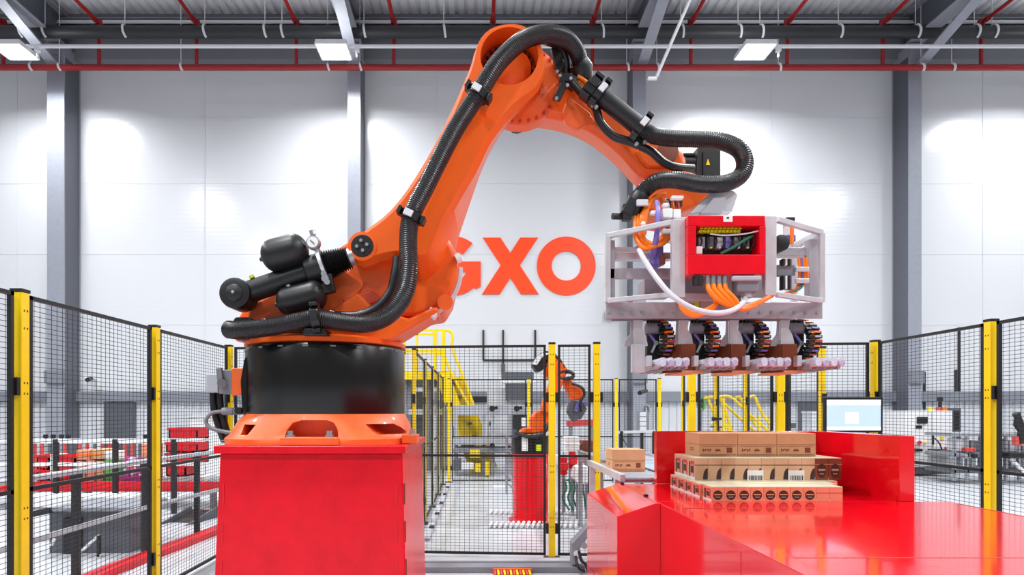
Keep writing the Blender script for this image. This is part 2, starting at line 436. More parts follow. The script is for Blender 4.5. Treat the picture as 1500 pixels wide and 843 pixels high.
for i, (px, y0, y1, lab) in enumerate(((1354, 545, 600, 'tall thin dark duct left of the white cabinet'), (1405, 480, 582, 'tallest thin dark duct above the white cabinet'), (1400, 542, 582, 'short thin dark duct just left of the tallest one'))):
    tag(MB().bar(P(px, y0, 19.97), P(px, y1, 19.97), 0.06).build('wall_duct', 'pipe_dark'), lab, 'duct', 'wall ducts')
wc = thing('wall_camera', 'small dark security camera on the wall behind the left fence', 'camera', P(131, 555, 19.8))
MB().cyl(P(133, 555, 19.6), P(128, 557, 19.3), 0.07, 10).build('body', 'black_plastic', wc)
MB().cbox(P(133, 553, 19.8), (0.08, 0.5, 0.1)).build('arm', 'white_paint', wc)
wc = thing('wall_camera', 'small dark camera hanging between the column and the gripper', 'camera', P(942, 575, 17))
MB().cyl(P(946, 573, 17), P(937, 576, 16.6), 0.06, 10).build('body', 'black_plastic', wc)
MB().cyl(P(946, 573, 17), P(945, 555, 17), 0.02, 6).build('arm', 'pipe_dark', wc)

# ================================================================== safety fences
FH = 2.15
def wire_mesh_data(L, z0, z1, w=0.0042, sx=0.048, sz=0.0295):
    b = MB()
    k = max(2, int(L/sx))
    for i in range(1, k): b.wire((L*i/k, 0, z0), (L*i/k, 0, z1), w)
    k = int((z1-z0)/sz)
    for i in range(1, k): b.wire((0, 0, z0+(z1-z0)*i/k), (L, 0, z0+(z1-z0)*i/k), w)
    return b
def fence(label, pts, panels, z0=0.03, H=FH, pw=0.065, skip_posts=(), mid=1.03, post_mat='yellow', fine=True, wires=(0.0036, 0.048, 0.0295)):
    root = thing('safety_fence', label, 'fence', (pts[0][0], pts[0][1], 0))
    rw = parent_world(root)
    for i, (x, y) in enumerate(pts):
        if i in skip_posts: continue
        b = MB()
        j = i if i < len(pts)-1 else i-1
        dx, dy = pts[j+1][0]-pts[j][0], pts[j+1][1]-pts[j][1]; a = math.atan2(dy, dx)
        R = Matrix.Rotation(a, 3, 'Z')
        post = MB().cbox((x, y, H/2+0.01), (pw, pw, H-0.01), R).build('post', post_mat, root, bevel=0.006)
        MB().cbox((x, y, H+0.014), (pw+0.004, pw+0.004, 0.018), R).build('cap', 'black_plastic', post)
        MB().cbox((x, y, 0.006), (0.16, 0.12, 0.012), R).build('foot_plate', 'black_steel', post)
        if fine:
            t = Vector((math.cos(a), math.sin(a), 0))
            for z in (0.30, 1.62):
                for s_ in (-1, 1):
                    c = Vector((x, y, z))+t*(s_*(pw/2+0.012))
                    MB().cbox(c, (0.028, pw*0.8, 0.10), R).build('clamp', 'black_plastic', post)
            nrm = Vector((math.sin(a), -math.cos(a), 0))
            hb = MB()
            for z in (0.32, 0.41, 0.87, 0.93, 1.58, 1.64, 1.95, 2.05):
                for s_ in (-0.012, 0.012):
                    for q in (1, -1):
                        hb.cbox(Vector((x, y, z))+nrm*(q*pw/2)+t*s_, (0.008, 0.002, 0.012), R)
            hb.build('bolt_slots', 'black_plastic', post, smooth=False)['kind'] = 'stuff'
    for (i, j) in panels:
        (xa, ya), (xb, yb) = pts[i], pts[j]
        v = Vector((xb-xa, yb-ya, 0)); L0 = v.length; v.normalize(); a = math.atan2(v.y, v.x)
        gap = pw/2+0.028; L = L0-2*gap
        fr = MB(); T = 0.024
        fr.box(0, L, -T/2, T/2, H-T, H); fr.box(0, L, -T/2, T/2, z0, z0+T)
        fr.box(0, T, -T/2, T/2, z0, H); fr.box(L-T, L, -T/2, T/2, z0, H)
        if mid: fr.box(0, L, -T/2, T/2, mid-0.012, mid+0.012)
        f = fr.build('panel_frame', 'black_steel', root, origin=(0,0,0), smooth=False)
        f.data.transform(Matrix.Translation(rw))       # keep panel coordinates local
        f.location = Vector((xa, ya, 0))+v*gap-rw; f.rotation_euler = (0, 0, a)
        key = (round(L, 2), z0, H, wires)
        if key not in MESH:
            m = wire_mesh_data(L, z0+T, H-T, *wires).build('wire_mesh', 'black_steel', None, origin=(0,0,0), smooth=False)
            MESH[key] = m.data; m.parent = f
        else:
            m = bpy.data.objects.new('wire_mesh', MESH[key]); COL.objects.link(m); m.parent = f
    return root
MESH = {}
LX = -2.60
fence('yellow and black mesh fence along the left side of the cell', [(LX, 2.05), (LX, 3.49), (LX, 4.94), (LX, 6.42)], [(0,1),(1,2),(2,3)], skip_posts=(0,))
def by(x): return 6.42+(x-LX)*(5.97-6.42)/(3.86-LX)
bx = [LX, -0.92, 0.745, 1.19]
fence('mesh fence with two tall yellow posts behind the robot pedestal', [(x, by(x)) for x in bx], [(0,1),(1,2),(2,3)], skip_posts=(0,))
bx = [2.12, 2.96, 3.86]
fence('mesh fence behind the red table and monitor', [(x, by(x)) for x in bx], [(0,1),(1,2)], skip_posts=(2,))
fence('yellow and black mesh fence along the right side of the cell', [(3.86, 5.97), (3.86, 4.62), (3.86, 3.25)], [(0,1),(1,2)], skip_posts=(2,))
fence('mesh fence running away behind the robot base', [(-0.70, 6.75), (-0.70, 8.1), (-0.70, 9.5), (-0.70, 10.9), (-0.70, 12.4)], [(0,1),(1,2),(2,3),(3,4)], pw=0.042, wires=(0.0022, 0.11, 0.05))
fence('low far mesh fence across in front of the yellow stairs', [(-0.6, 12.8), (1.06, 12.8), (2.88, 12.8), (3.78, 12.8)], [(0,1),(1,2),(2,3)], pw=0.06, H=2.15, mid=0.95, wires=(0.004, 0.06, 0.05))
fence('mesh fence running away behind the gripper', [(3.67, 6.55), (3.67, 7.3), (3.67, 8.4), (3.67, 9.45), (3.67, 11.0)], [(0,1),(1,2),(2,3),(3,4)], pw=0.055, wires=(0.0025, 0.09, 0.045))

# ================================================================== robot pedestal
PX0, PX1, PY0, PY1, PZ = -1.372, -0.375, 3.20, 4.36, 1.30
pd = thing('robot_pedestal', 'large scuffed red steel box pedestal under the orange robot', 'pedestal', ((PX0+PX1)/2, (PY0+PY1)/2, 0))
e = 0.03
b = MB(); b.loft([[(PX0-e, PY0-0.0, 0), (PX1+0.012, PY0-0.0, 0), (PX1+0.012, PY1, 0), (PX0-e, PY1, 0)], [(PX0+0.02, PY0+0.02, PZ-0.04), (PX1-0.02, PY0+0.02, PZ-0.04), (PX1-0.02, PY1-0.02, PZ-0.04), (PX0+0.02, PY1-0.02, PZ-0.04)]])
b.build('body', 'red_paint', pd, bevel=0.008)
MB().box(PX0, PX1, PY0-0.015, PY1, PZ-0.04, PZ).build('top_plate', 'red_paint', pd, bevel=0.005)
for z in (0.25, 0.45, 0.65, 0.85, 1.05):                 # welded slots along both front edges
    f_ = z/PZ
    for x in (PX0+0.045*1, PX1-0.055):
        MB().box(x-0.002-0.028*(1-f_)*(1 if x < -0.9 else -0.3), x+0.004-0.028*(1-f_)*(1 if x < -0.9 else -0.3), PY0+0.02*f_-0.004, PY0+0.03, z-0.06, z+0.05).build('weld_slot', 'red_matt', pd)
    MB().box(PX1-0.006+0.012*(1-f_)-0.016*f_, PX1+0.003+0.012*(1-f_)-0.016*f_, PY0+0.03, PY0+0.04, z-0.06, z+0.05).build('weld_slot', 'pack_brown', pd)

# ================================================================== robot
RX, RY = -0.92, 3.75
rob = thing('industrial_robot', 'large orange palletizing robot arm on the red box pedestal', 'robot', (RX, RY, PZ))
# base casting: rounded square foot rising to a round top
def rsq(h, r, z, n=8):
    out = []
    for (cx, cy, a0) in ((1,1,0), (-1,1,90), (-1,-1,180), (1,-1,270)):
        for i in range(n+1):
            a = math.radians(a0+90*i/n); out.append((RX+cx*(h-r)+r*math.cos(a), RY+cy*(h-r)+r*math.sin(a), z))
    return out
bc = MB(); bc.loft([rsq(0.515, 0.30, PZ), rsq(0.515, 0.30, PZ+0.03), rsq(0.50, 0.32, PZ+0.05), rsq(0.485, 0.42, PZ+0.13), rsq(0.47, 0.4699, PZ+0.165)])
base = bc.build('base_casting', 'orange_cast', rob)
def cutter(lst, Y, y0, y1):
    return MB().prism(poly(lst, Y), y0, y1).build('cutter', 'orange_cast')
boolean_cut(base, cutter([(417,641),(420,630),(428,620),(440,616),(478,616),(488,620),(494,630),(496,641)], 3.25, 3.0, 3.36))
boolean_cut(base, cutter([(534,622),(570,622),(580,628),(588,638),(552,638),(544,633)], 3.3, 3.0, 3.62))
boolean_cut(base, cutter([(362,622),(384,622),(374,637),(362,637)], 3.4, 3.0, 3.75))
base.data.materials.clear(); base.data.materials.append(MATS['orange_cast'])
MB().box(P(410,640,3.22).x, P(496,640,3.22).x, 3.215, 3.33, PZ+0.001, PZ+0.042).build('foot_plate', 'orange_cast', rob, bevel=0.004)
MB().box(P(598,640,3.45).x-0.03, P(612,640,3.45).x, 3.40, 3.55, PZ+0.001, PZ+0.05).build('foot_plate', 'orange_cast', rob, bevel=0.004)
for (px, Y) in ((425, 3.27), (483, 3.27), (604, 3.48)):
    p = P(px, 640, Y); p.z = PZ+0.042
    MB().cyl(p, p+Vector((0,0,0.012)), 0.026, 12).cyl(p+Vector((0,0,0.012)), p+Vector((0,0,0.034)), 0.017, 6).build('bolt', 'steel', rob)
# black drum cover
MB().lathe([(0.462, PZ+0.155), (0.470, PZ+0.17), (0.470, 1.835), (0.462, 1.852), (0.44, 1.856)], (RX, RY, 0), (0,0,1), 64).build('drum_cover', 'black_gloss', rob)
b = MB()
for k in range(9):
    a = math.radians(200+k*17.5); b.cbox((RX+0.471*math.cos(a), RY+0.471*math.sin(a), 1.832), (0.03, 0.004, 0.008), Matrix.Rotation(a+math.pi/2, 3, 'Z'))
b.build('cover_screws', 'grey_mid', rob)['kind'] = 'stuff'
b = MB(); b.prism(poly([(365,597),(363,560),(368,530),(378,512),(384,512),(384,606),(366,606)], 3.62), 3.50, 3.72); b.build('drum_seam_guard', 'black_gloss', rob, bevel=0.01)
# rotating column
MB().lathe([(0.45, 1.856), (0.475, 1.862), (0.475, 1.885), (0.44, 1.90)], (RX, RY, 0), (0,0,1), 64).build('turntable_rim', 'orange', rob)
colm = MB()
colm.prism(poly([(346,502),(352,470),(368,440),(396,424),(440,398),(478,380),(520,352),(575,330),(640,330),(668,372),(671,402),(661,443),(648,465),(630,466),(576,500)], 3.72), 3.66, 4.02)
cl = colm.build('rotating_column', 'orange', rob, bevel=0.03, seg=3)
MB().prism(poly([(384,502),(395,488),(440,484),(470,470),(500,452),(528,432),(548,452),(600,470),(640,452),(645,460),(574,502)], 3.55), 3.46, 3.72).build('front_cheek', 'orange', rob, bevel=0.022, seg=3)
MB().prism(poly([(366,486),(372,452),(420,426),(470,418),(508,398),(540,420),(520,446),(470,470),(420,484)], 3.6), 3.52, 3.72).build('side_pocket', 'orange_cast', rob, bevel=0.02, seg=3)
MB().prism(poly([(503,440),(545,426),(560,440),(515,462)], 3.5), 3.47, 3.6).build('rib', 'hub_recess', rob, bevel=0.01)
MB().prism(poly([(344,482),(352,468),(372,468),(384,480),(372,500),(352,500)], 3.5), 3.42, 3.6).build('hose_bracket', 'black_plastic', rob, bevel=0.008)
MB().cyl(P(652,443,3.5), P(652,443,3.85), 0.045, 16).build('pivot_lug', 'orange', rob)
MB().cbox(P(634,460,3.52), (0.05, 0.1, 0.05), Matrix.Rotation(0.5, 3, 'Y')).build('end_stop', 'white_paint', rob, bevel=0.006)
MB().cyl(P(668,380,3.55), P(675,377,3.55), 0.028, 12).build('plug', 'white_paint', rob)
# shoulder gear disc behind the foot of the link arm
c = P(597, 388, 3.5)
MB().lathe([(0.262, 3.56), (0.283, 3.575), (0.285, 3.62), (0.285, 3.73)], (c.x, 0, c.z), (0,1,0), 56).build('shoulder_disc', 'orange', rob, bevel=0.008)
MB().lathe([(0.13, 3.535), (0.145, 3.542), (0.16, 3.565)], (P(543,408,3.5).x, 0, P(543,408,3.5).z), (0,1,0), 36).build('shoulder_cap', 'orange_cast', rob)
b = MB()
ring = [(c.x+0.290*math.cos(math.radians(a)), 3.64, c.z+0.290*math.sin(math.radians(a))) for a in range(-75, 6, 6)]
b.tube(ring, 0.022, 8); b.build('shoulder_rim', 'alu', rob)
# link arm : front face ring and back ring, lofted
YF, YB = 3.40, 3.74
FP = [(747,33),(717,41),(698,63),(686,100),(650,180),(608,255),(570,305),(534,334),(515,350),(511,368),(520,384),(536,388),(560,379),(588,375),(612,382),(634,372),(652,330),(672,292),(697,250),(722,200),(757,158),(788,128),(799,96),(793,62),(773,39)]
BPX = {14:(622,452), 15:(662,412), 16:(669,360), 17:(684,312), 18:(712,235), 19:(742,185), 20:(768,160), 21:(785,138)}
front = pxs(FP, YF); back = []
for i, p in enumerate(front):
    back.append(P(*BPX[i], YB) if i in BPX else Vector((p.x, YB, p.z)))
def inset(ring, d):
    c_ = sum((Vector(p) for p in ring), Vector())/len(ring); n = len(ring); out = []
    for i in range(n):
        t = (Vector(ring[(i+1) % n])-Vector(ring[i-1])); t.y = 0; t.normalize()
        nn = Vector((t.z, 0, -t.x)); out.append(Vector(ring[i])+nn*d)
    return out
area = sum(front[i-1].x*front[i].z-front[i].x*front[i-1].z for i in range(len(front)))
sgn = -1 if area > 0 else 1
DI = {0:0.008, 1:0.008, 2:0.010, 3:0.02, 21:0.012, 22:0.008, 23:0.008, 24:0.008}
f2 = [Vector((q.x, YF, q.z)) for q in (front[i].lerp(p, DI.get(i, 0.03)/0.03) for i, p in enumerate(inset(front, sgn*0.03)))]
mid = [Vector((p.x, YF+0.045, p.z)) for p in front]
def rs(r): 
    n = len(r); q = spline([r[-2], r[-1]]+list(r)+[r[0], r[1]], 3); return q[6:6+3*n]
link = MB().loft([rs(f2), rs(mid), rs(back)]).build('link_arm', 'orange', rob, bevel=0.012, seg=3)
hc = P(746, 82, YF)
boolean_cut(link, MB().lathe([(0.160, 3.30), (0.160, 3.56)], (hc.x, 0, hc.z), (0,1,0), 48).build('cutter', 'orange'))
link.data.materials.clear(); link.data.materials.append(MATS['orange'])
# ring of bolts and gear cover inside the elbow opening
MB().lathe([(0.155, 3.545), (0.155, 3.558)], (hc.x, 0, hc.z), (0,1,0), 40).build('elbow_flange', 'hub_recess', rob)
MB().lathe([(0.03, 3.468), (0.055, 3.472), (0.085, 3.49), (0.115, 3.505), (0.118, 3.548)], (hc.x+0.015, 0, hc.z-0.01), (0,1,0), 40).build('elbow_gear_cover', 'orange', rob)
bl = MB().cyl((0,0,0), (0,-0.016,0), 0.0095, 8).build('bolt', 'black_plastic', rob, origin=(0,0,0))
bl.data.transform(Matrix.Translation(parent_world(rob)))
for k in range(24):
    a = 2*math.pi*k/24; q = bl if k == 0 else bl.copy()
    if k: COL.objects.link(q)
    q.location = Vector((hc.x+0.138*math.cos(a), 3.546, hc.z+0.138*math.sin(a)))-rob.location
# pivot of the balancer on the arm's rear lobe
c = P(531, 361, YF)
MB().lathe([(0.058, YF-0.012), (0.062, YF-0.008), (0.062, YF+0.02)], (c.x, 0, c.z), (0,1,0), 32).build('pivot_cap', 'black_plastic', rob)
for k in range(4):
    a = math.radians(90*k+10); p = Vector((c.x+0.028*math.cos(a), YF-0.012, c.z+0.028*math.sin(a)))
    MB().cyl(p, p+Vector((0,-0.012,0)), 0.0095, 8).build('pivot_bolt', 'steel', rob)
MB().lathe([(0.062, YF-0.006), (0.08, YF-0.004), (0.083, YF+0.01)], (c.x, 0, c.z), (0,1,0), 32).build('pivot_rim', 'orange', rob)
# elbow hub between link arm and upper arm
eh = P(762, 122, 3.7)
MB().lathe([(0.21, 3.70), (0.245, 3.715), (0.25, 3.76), (0.25, 3.80)], (eh.x, 0, eh.z), (0,1,0), 48).build('elbow_hub', 'orange_cast', rob)
bb = MB()
for k in range(28):
    a = 2*math.pi*k/28; p = Vector((eh.x+0.228*math.cos(a), 3.708, eh.z+0.228*math.sin(a))); bb.cyl(p, p+Vector((0,-0.012,0)), 0.011, 6)
bb.build('hub_bolts', 'hub_recess', rob)['kind'] = 'stuff'
# upper arm
UF, UB = 3.74, 4.0
UT = [(752,128),(790,92),(815,90),(850,108),(884,142),(915,172),(950,200),(982,209),(1000,224),(1005,244),(994,262)]
UBt = [(965,268),(935,258),(908,228),(872,199),(835,181),(800,173),(770,172),(748,160)]
UBb = [(962,276),(935,277),(905,247),(870,217),(835,199),(800,190),(770,187),(745,176)]
fr = pxs(UT+UBt, UF); bk = [Vector((p.x, UB, p.z)) for p in pxs(UT, UF)]+pxs(UBb, UB)
area = sum(fr[i-1].x*fr[i].z-fr[i].x*fr[i-1].z for i in range(len(fr))); sg_ = -1 if area > 0 else 1
fr0 = [Vector((p.x, UF-0.035, p.z)) for p in inset(fr, sg_*0.035)]
MB().loft([rs(fr0), rs(fr), rs(bk)]).build('upper_arm', 'orange', rob, bevel=0.014, seg=3)
# pockets / raised panels on the arm side
MB().prism(poly([(823,165),(832,140),(865,165),(872,178),(845,190),(828,180)], UF-0.04), UF-0.045, UF).build('arm_panel', 'orange_cast', rob, bevel=0.012)
MB().prism(poly([(930,222),(952,208),(975,215),(988,232),(975,247),(948,246),(938,236)], UF-0.04), UF-0.05, UF).build('arm_panel', 'orange', rob, bevel=0.014)
c = P(978, 222, UF-0.05)
MB().lathe([(0.05, UF-0.056), (0.065, UF-0.054), (0.068, UF)], (c.x, 0, c.z), (0,1,0), 28).build('arm_port', 'pack_brown', rob)
MB().prism(poly([(744,184),(756,186),(760,189),(771,184),(776,186),(768,190),(758,193),(751,192)], 3.9), 3.88, 3.93).build('sensor_bracket', 'black_plastic', rob)
# wrist
wr = MB(); w0 = pxs([(940,272),(1000,250),(1040,262),(1066,278),(1062,290),(1030,300),(985,318),(950,312)], 3.62)
wr.loft([[Vector((p.x, 3.60, p.z)) for p in w0], [Vector((p.x, 3.95, p.z)) for p in w0]])
wr.build('wrist', 'orange', rob, bevel=0.03, seg=3)
MB().prism(poly([(1004,318),(1034,288),(1068,284),(1075,290),(1066,316)], 3.5), 3.44, 3.50).build('wrist_flange', 'alu', rob, bevel=0.008)
MB().prism(poly([(1022,316),(1042,293),(1060,292),(1054,316)], 3.44), 3.40, 3.44).build('flange_rib', 'grey_light', rob, bevel=0.006)
# wrist motor
m_ = MB().prism(poly([(1017,222),(1022,216),(1046,215),(1051,218),(1051,266),(1015,266)], 3.9), 3.84, 4.02).build('wrist_motor', 'black_steel', rob, bevel=0.012)
MB().prism(poly([(1030,222),(1046,221),(1046,262),(1030,262)], 3.83), 3.828, 3.842).build('motor_cover', 'black_plastic', m_, bevel=0.003)
MB().prism(poly([(1034,242),(1037,233),(1040,242)], 3.826), 3.8235, 3.829).build('warning_label', 'yellow', m_, smooth=False)
MB().cyl(P(1001,240,3.9), P(1018,240,3.9), 0.05, 14).cyl(P(1001,227,3.86), P(1018,227,3.86), 0.012, 8).build('motor_flange', 'black_plastic', m_)
# balancer cylinder
A, Bp = P(351, 433, 3.44), P(514, 377, 3.44); dv = (Bp-A); 
def along(t): return A+dv*t
sec = MB(); sec.tube([along(0.06), along(0.70)], 0.062, 24).build('balancer_cylinder', 'black_plastic', rob)
MB().tube([along(0.60), along(0.62), along(0.74), along(0.75)], [0.068, 0.082, 0.082, 0.07], 24).build('balancer_collar', 'black_steel', rob)
MB().tube([along(0.748), along(0.775)], 0.105, 28).build('balancer_plate', 'alu', rob)
bel = [along(0.775+0.215*i/22) for i in range(23)]
MB().tube(bel, [0.085-0.001*i if i % 2 else 0.070-0.001*i for i in range(23)], 24).build('bellows', 'black_hose', rob)
MB().tube([along(0.985), along(1.03)], 0.05, 16).build('rod_end', 'steel', rob)
MB().lathe([(0.066, 3.36), (0.083, 3.365), (0.086, 3.38), (0.086, 3.50), (0.08, 3.52)], (A.x, 0, A.z), (0,1,0), 40).build('trunnion', 'black_plastic', rob)
MB().lathe([(0.012, 3.345), (0.04, 3.352), (0.048, 3.357), (0.05, 3.362)], (A.x, 0, A.z), (0,1,0), 32).build('trunnion_cap', 'black_steel', rob)
MB().sphere((A.x, 3.345, A.z), 0.010, 10).build('grease_nipple', 'steel', rob)
MB().cyl(P(370,408,3.42), P(368,404,3.42), 0.014, 10).build('plug', 'lime', rob)
def capsule(a, b, r, n=24):
    a, b = Vector(a), Vector(b); d = (b-a).normalized(); L = (b-a).length; pts = []; rr = []
    for i in range(7):
        t = math.pi/2*i/6; pts.append(a+d*(r*0.8*(1-math.cos(t)))); rr.append(max(0.006, r*math.sin(t)))
    for i in range(7):
        t = math.pi/2*(6-i)/6; pts.append(b-d*(r*0.8*(1-math.cos(t)))); rr.append(max(0.006, r*math.sin(t)))
    return MB().tube(pts, rr, n)
for (a, b, r, cap) in (((384,380),(451,362), 0.092, (382,383)), ((406,447),(478,428), 0.082, (405,449))):
    ac = capsule(P(*a, 3.40), P(*b, 3.40), r).build('accumulator', 'black_plastic', rob)
    q = P(*a, 3.40); MB().sphere(q, 0.016, 8).build('end_plug', 'black_steel', ac)
MB().cyl(P(414,394,3.42), P(414,400,3.42), 0.014, 8).cyl(P(422,418,3.38), P(424,424,3.38), 0.012, 8).build('mount_bolts', 'steel', rob)
# pressure gauge and fittings
g_ = P(459, 356, 3.36)
gg = MB().lathe([(0.034, 3.345), (0.038, 3.350), (0.038, 3.38)], (g_.x, 0, g_.z), (0,1,0), 28).build('pressure_gauge', 'steel', rob)
MB().lathe([(0.029, 3.342), (0.0295, 3.346)], (g_.x, 0, g_.z), (0,1,0), 24).build('dial', 'paper', gg)
MB().bar((g_.x-0.012, 3.340, g_.z+0.010), (g_.x+0.012, 3.340, g_.z-0.012), 0.004).build('needle', 'print_black', gg)
MB().cyl(P(459,345,3.37), P(457,338,3.37), 0.016, 10).build('gauge_valve', 'steel', rob)
MB().tube([P(464,364,3.38), P(468,376,3.40), P(468.2,376.5,3.40), P(470,388,3.42)], [0.016,0.016,0.024,0.024], 10).build('gauge_fitting', 'steel', rob)
MB().cyl(P(476,408,3.33), P(476,408,3.40), 0.020, 10).cyl(P(474,401,3.34), P(474,401,3.40), 0.015, 10).cyl(P(479,413,3.33), P(479,413,3.39), 0.016, 10).build('valve', 'steel', rob)
MB().prism(poly([(482,404),(487,402),(492,428),(478,432),(468,428)], 3.40), 3.37, 3.42).build('valve_bracket', 'black_plastic', rob, bevel=0.004)
# main ribbed hose
H = MB()
path = [P(334,483,3.32), P(352,484,3.28), P(400,479,3.26), P(440,471,3.25), P(464,467,3.24), P(500,472,3.24), P(540,474,3.24), P(572,460,3.24), P(593,430,3.24), P(599,395,3.24), P(598,352,3.25), P(603,316,3.27), P(625,272,3.28), P(664,195,3.29), P(703,134,3.30), P(730,92,3.30), P(765,60,3.34), P(800,50,3.42), P(828,56,3.52), P(845,76,3.62), P(851,100,3.68), P(851,112,3.70)]
hose(H, path, 0.0475); H.build('ribbed_hose', 'black_hose', rob)
H = MB(); hose(H, [P(470,462,3.42), P(520,464,3.40), P(552,452,3.40), P(572,430,3.40), P(580,402,3.40), P(583,378,3.41)], 0.030, ribbed=False); H.build('inner_hose', 'black_hose', rob)
H = MB(); hose(H, [P(340,486,3.40), P(400,487,3.38), P(440,482,3.36), P(470,474,3.36)], 0.036, ribbed=False); H.build('inner_hose', 'black_hose', rob)
H = MB(); hose(H, [P(800,58,3.56), P(818,66,3.62), P(827,86,3.68), P(829,108,3.72)], 0.030, ribbed=False); H.build('inner_hose', 'black_hose', rob)
MB().tube([P(849,92,3.66), P(851,96,3.665), P(851,114,3.70), P(851,117,3.70)], [0.055, 0.068, 0.068, 0.058], 24).build('hose_collar', 'black_plastic', rob)
# clamps on the arms
def clamp(px, py, Y, ang, r, tabm='white_cable', wide=0.05):
    c = P(px, py, Y); d = Vector((math.cos(ang), 0, math.sin(ang))); nrm = Vector((-d.z, 0, d.x))
    t = MB().tube([c-d*wide/2, c-d*wide/2+d*0.004, c+d*wide/2-d*0.004, c+d*wide/2], [r*1.05, r*1.22, r*1.22, r*1.05], 22).build('hose_clamp', 'black_plastic', rob)
    R = Matrix((d, Vector((0,1,0)), nrm)).transposed()
    MB().cbox(c+Vector((0,-r*1.2,0))+nrm*0.012, (wide*0.7, 0.016, r*0.95), R).build('clamp_plate', tabm, t, bevel=0.002)
    for s_ in (-1, 1):
        MB().cbox(c+nrm*(s_*r*1.35)+Vector((0,-r*0.3,0)), (wide*0.8, r*1.4, 0.02), R).build('clamp_ear', 'black_plastic', t, bevel=0.003)
    return t
clamp(603, 318, 3.27, math.radians(65), 0.050)
clamp(701, 138, 3.30, math.radians(58), 0.050)
clamp(464, 467, 3.24, math.radians(8), 0.052, 'black_steel')
MB().prism(poly([(452,484),(480,484),(484,494),(448,494)], 3.3), 3.22, 3.45).build('hose_saddle', 'black_plastic', rob, bevel=0.005)
MB().prism(poly([(706,152),(716,158),(712,168),(703,164)], 3.36), 3.35, 3.39).build('clamp_foot', 'orange_cast', rob)
# bracket plates on the elbow
MB().prism(poly([(810,146),(822,120),(832,124),(820,149)], 3.62), 3.60, 3.63).build('elbow_bracket', 'black_plastic', rob, bevel=0.003)
MB().prism(poly([(806,76),(816,70),(826,100),(818,112),(812,100)], 3.66), 3.62, 3.66).build('elbow_bracket', 'black_steel', rob, bevel=0.004)
for (x, y) in ((815, 145), (831, 126), (820, 112), (816, 106), (836, 116)):
    p = P(x, y, 3.60); MB().cyl(p, p+Vector((0,-0.012,0)), 0.010, 8).build('bracket_bolt', 'steel', rob)
MB().cbox(P(828,118,3.64), (0.07,0.08,0.05)).cbox(P(838,122,3.64), (0.05,0.06,0.06), Matrix.Rotation(0.6,3,'Y')).build('elbow_bracket', 'black_plastic', rob, bevel=0.004)
# second hose along the upper arm
ST = MB(); ST.tube([P(864,128,3.58), P(945,193,3.56)], 0.052, 22); ST.build('hose_sleeve', 'black_plastic', rob)
H = MB(); hose(H, [P(943,191,3.56), P(958,199,3.54), P(985,203,3.50), P(1020,204,3.46), P(1055,207,3.42), P(1082,219,3.40), P(1091,238,3.40), P(1085,257,3.40), P(1062,269,3.40), P(1025,270,3.40), P(990,264,3.40), P(962,266,3.42), P(945,278,3.45), P(935,290,3.46)], 0.0455); H.build('ribbed_hose', 'black_hose', rob)
H = MB(); hose(H, [P(838,120,3.62), P(855,140,3.60), P(872,158,3.60), P(880,180,3.60), P(898,199,3.60), P(920,207,3.60), P(938,214,3.60), P(955,223,3.60), P(972,238,3.60), P(990,245,3.62), P(1014,247,3.72)], 0.024, ribbed=False); H.build('thin_hose', 'black_hose', rob)
H = MB(); hose(H, [P(836,116,3.66), P(850,122,3.66), P(866,140,3.66)], 0.016, ribbed=False); hose(H, [P(846,112,3.64), P(858,120,3.64), P(870,134,3.66)], 0.012, ribbed=False); H.build('orange_leads', 'orange_cable', rob)
clamp(878, 139, 3.57, math.radians(-39), 0.056)
clamp(938, 188, 3.56, math.radians(-39), 0.054)
clamp(866, 130, 3.58, math.radians(-39), 0.052, 'black_plastic', 0.07)
for (x, y) in ((868,155), (873,158), (932,212), (944,209)):
    p = P(x, y, 3.56); MB().cyl(p, p+Vector((0,-0.014,0)), 0.011, 8).build('bracket_bolt', 'steel', rob)
MB().prism(poly([(864,152),(872,146),(880,152),(874,162)], 3.58), 3.565, 3.60).build('clamp_foot', 'black_plastic', rob)
MB().prism(poly([(928,206),(936,200),(948,208),(942,214),(930,214)], 3.58), 3.565, 3.60).build('clamp_foot', 'black_plastic', rob)
# connector box left of the drum
MB().box(P(346,0,3.6).x, P(364,0,3.6).x, 3.53, 3.66, P(0,580,3.6).z, P(0,541,3.6).z).build('connector_block', 'orange_cast', rob, bevel=0.005)
pg = MB().box(P(327,0,3.6).x, P(346,0,3.6).x, 3.54, 3.65, P(0,578,3.6).z, P(0,543,3.6).z).build('connector_body', 'grey_mid', rob, bevel=0.006)
MB().box(P(308,0,3.6).x, P(326,0,3.6).x, 3.54, 3.65, P(0,576,3.6).z, P(0,549,3.6).z).build('plug_shell', 'grey_light', pg, bevel=0.008)
MB().bar(P(321,540,3.52), P(324,566,3.52), 0.03, 0.02).cyl(P(325,562,3.53), P(325,562,3.5), 0.026, 12).build('latch', 'grey_plastic', pg)
for (x0, x1) in ((312, 325), (322, 333)):
    H = MB(); hose(H, [P(x0,575,3.6), P(x0+1,595,3.6), P(x0+6,618,3.6), P(x1+3,646,3.62)], 0.020, ribbed=False, n=10); H.build('power_cable', 'black_hose', rob)
MB().cyl(P(326,603,3.56), P(342,603,3.56), 0.022, 12).cyl(P(342,603,3.56), P(361,603,3.56), 0.018, 12).build('round_plug', 'grey_mid', rob)
MB().lathe([(0.012, 3.50), (0.02, 3.50), (0.02, 3.55)], (P(354,602,3.56).x, 0, P(354,602,3.56).z), (0,1,0), 16).build('socket_cap', 'black_plastic', rob)
H = MB(); hose(H, [P(328,603,3.56), P(312,605,3.55), P(303,613,3.54), P(303,622,3.54), P(312,629,3.54), P(335,634,3.54), P(358,637,3.5)], 0.011, ribbed=False, n=8); H.build('signal_cable', 'grey_plastic', rob)
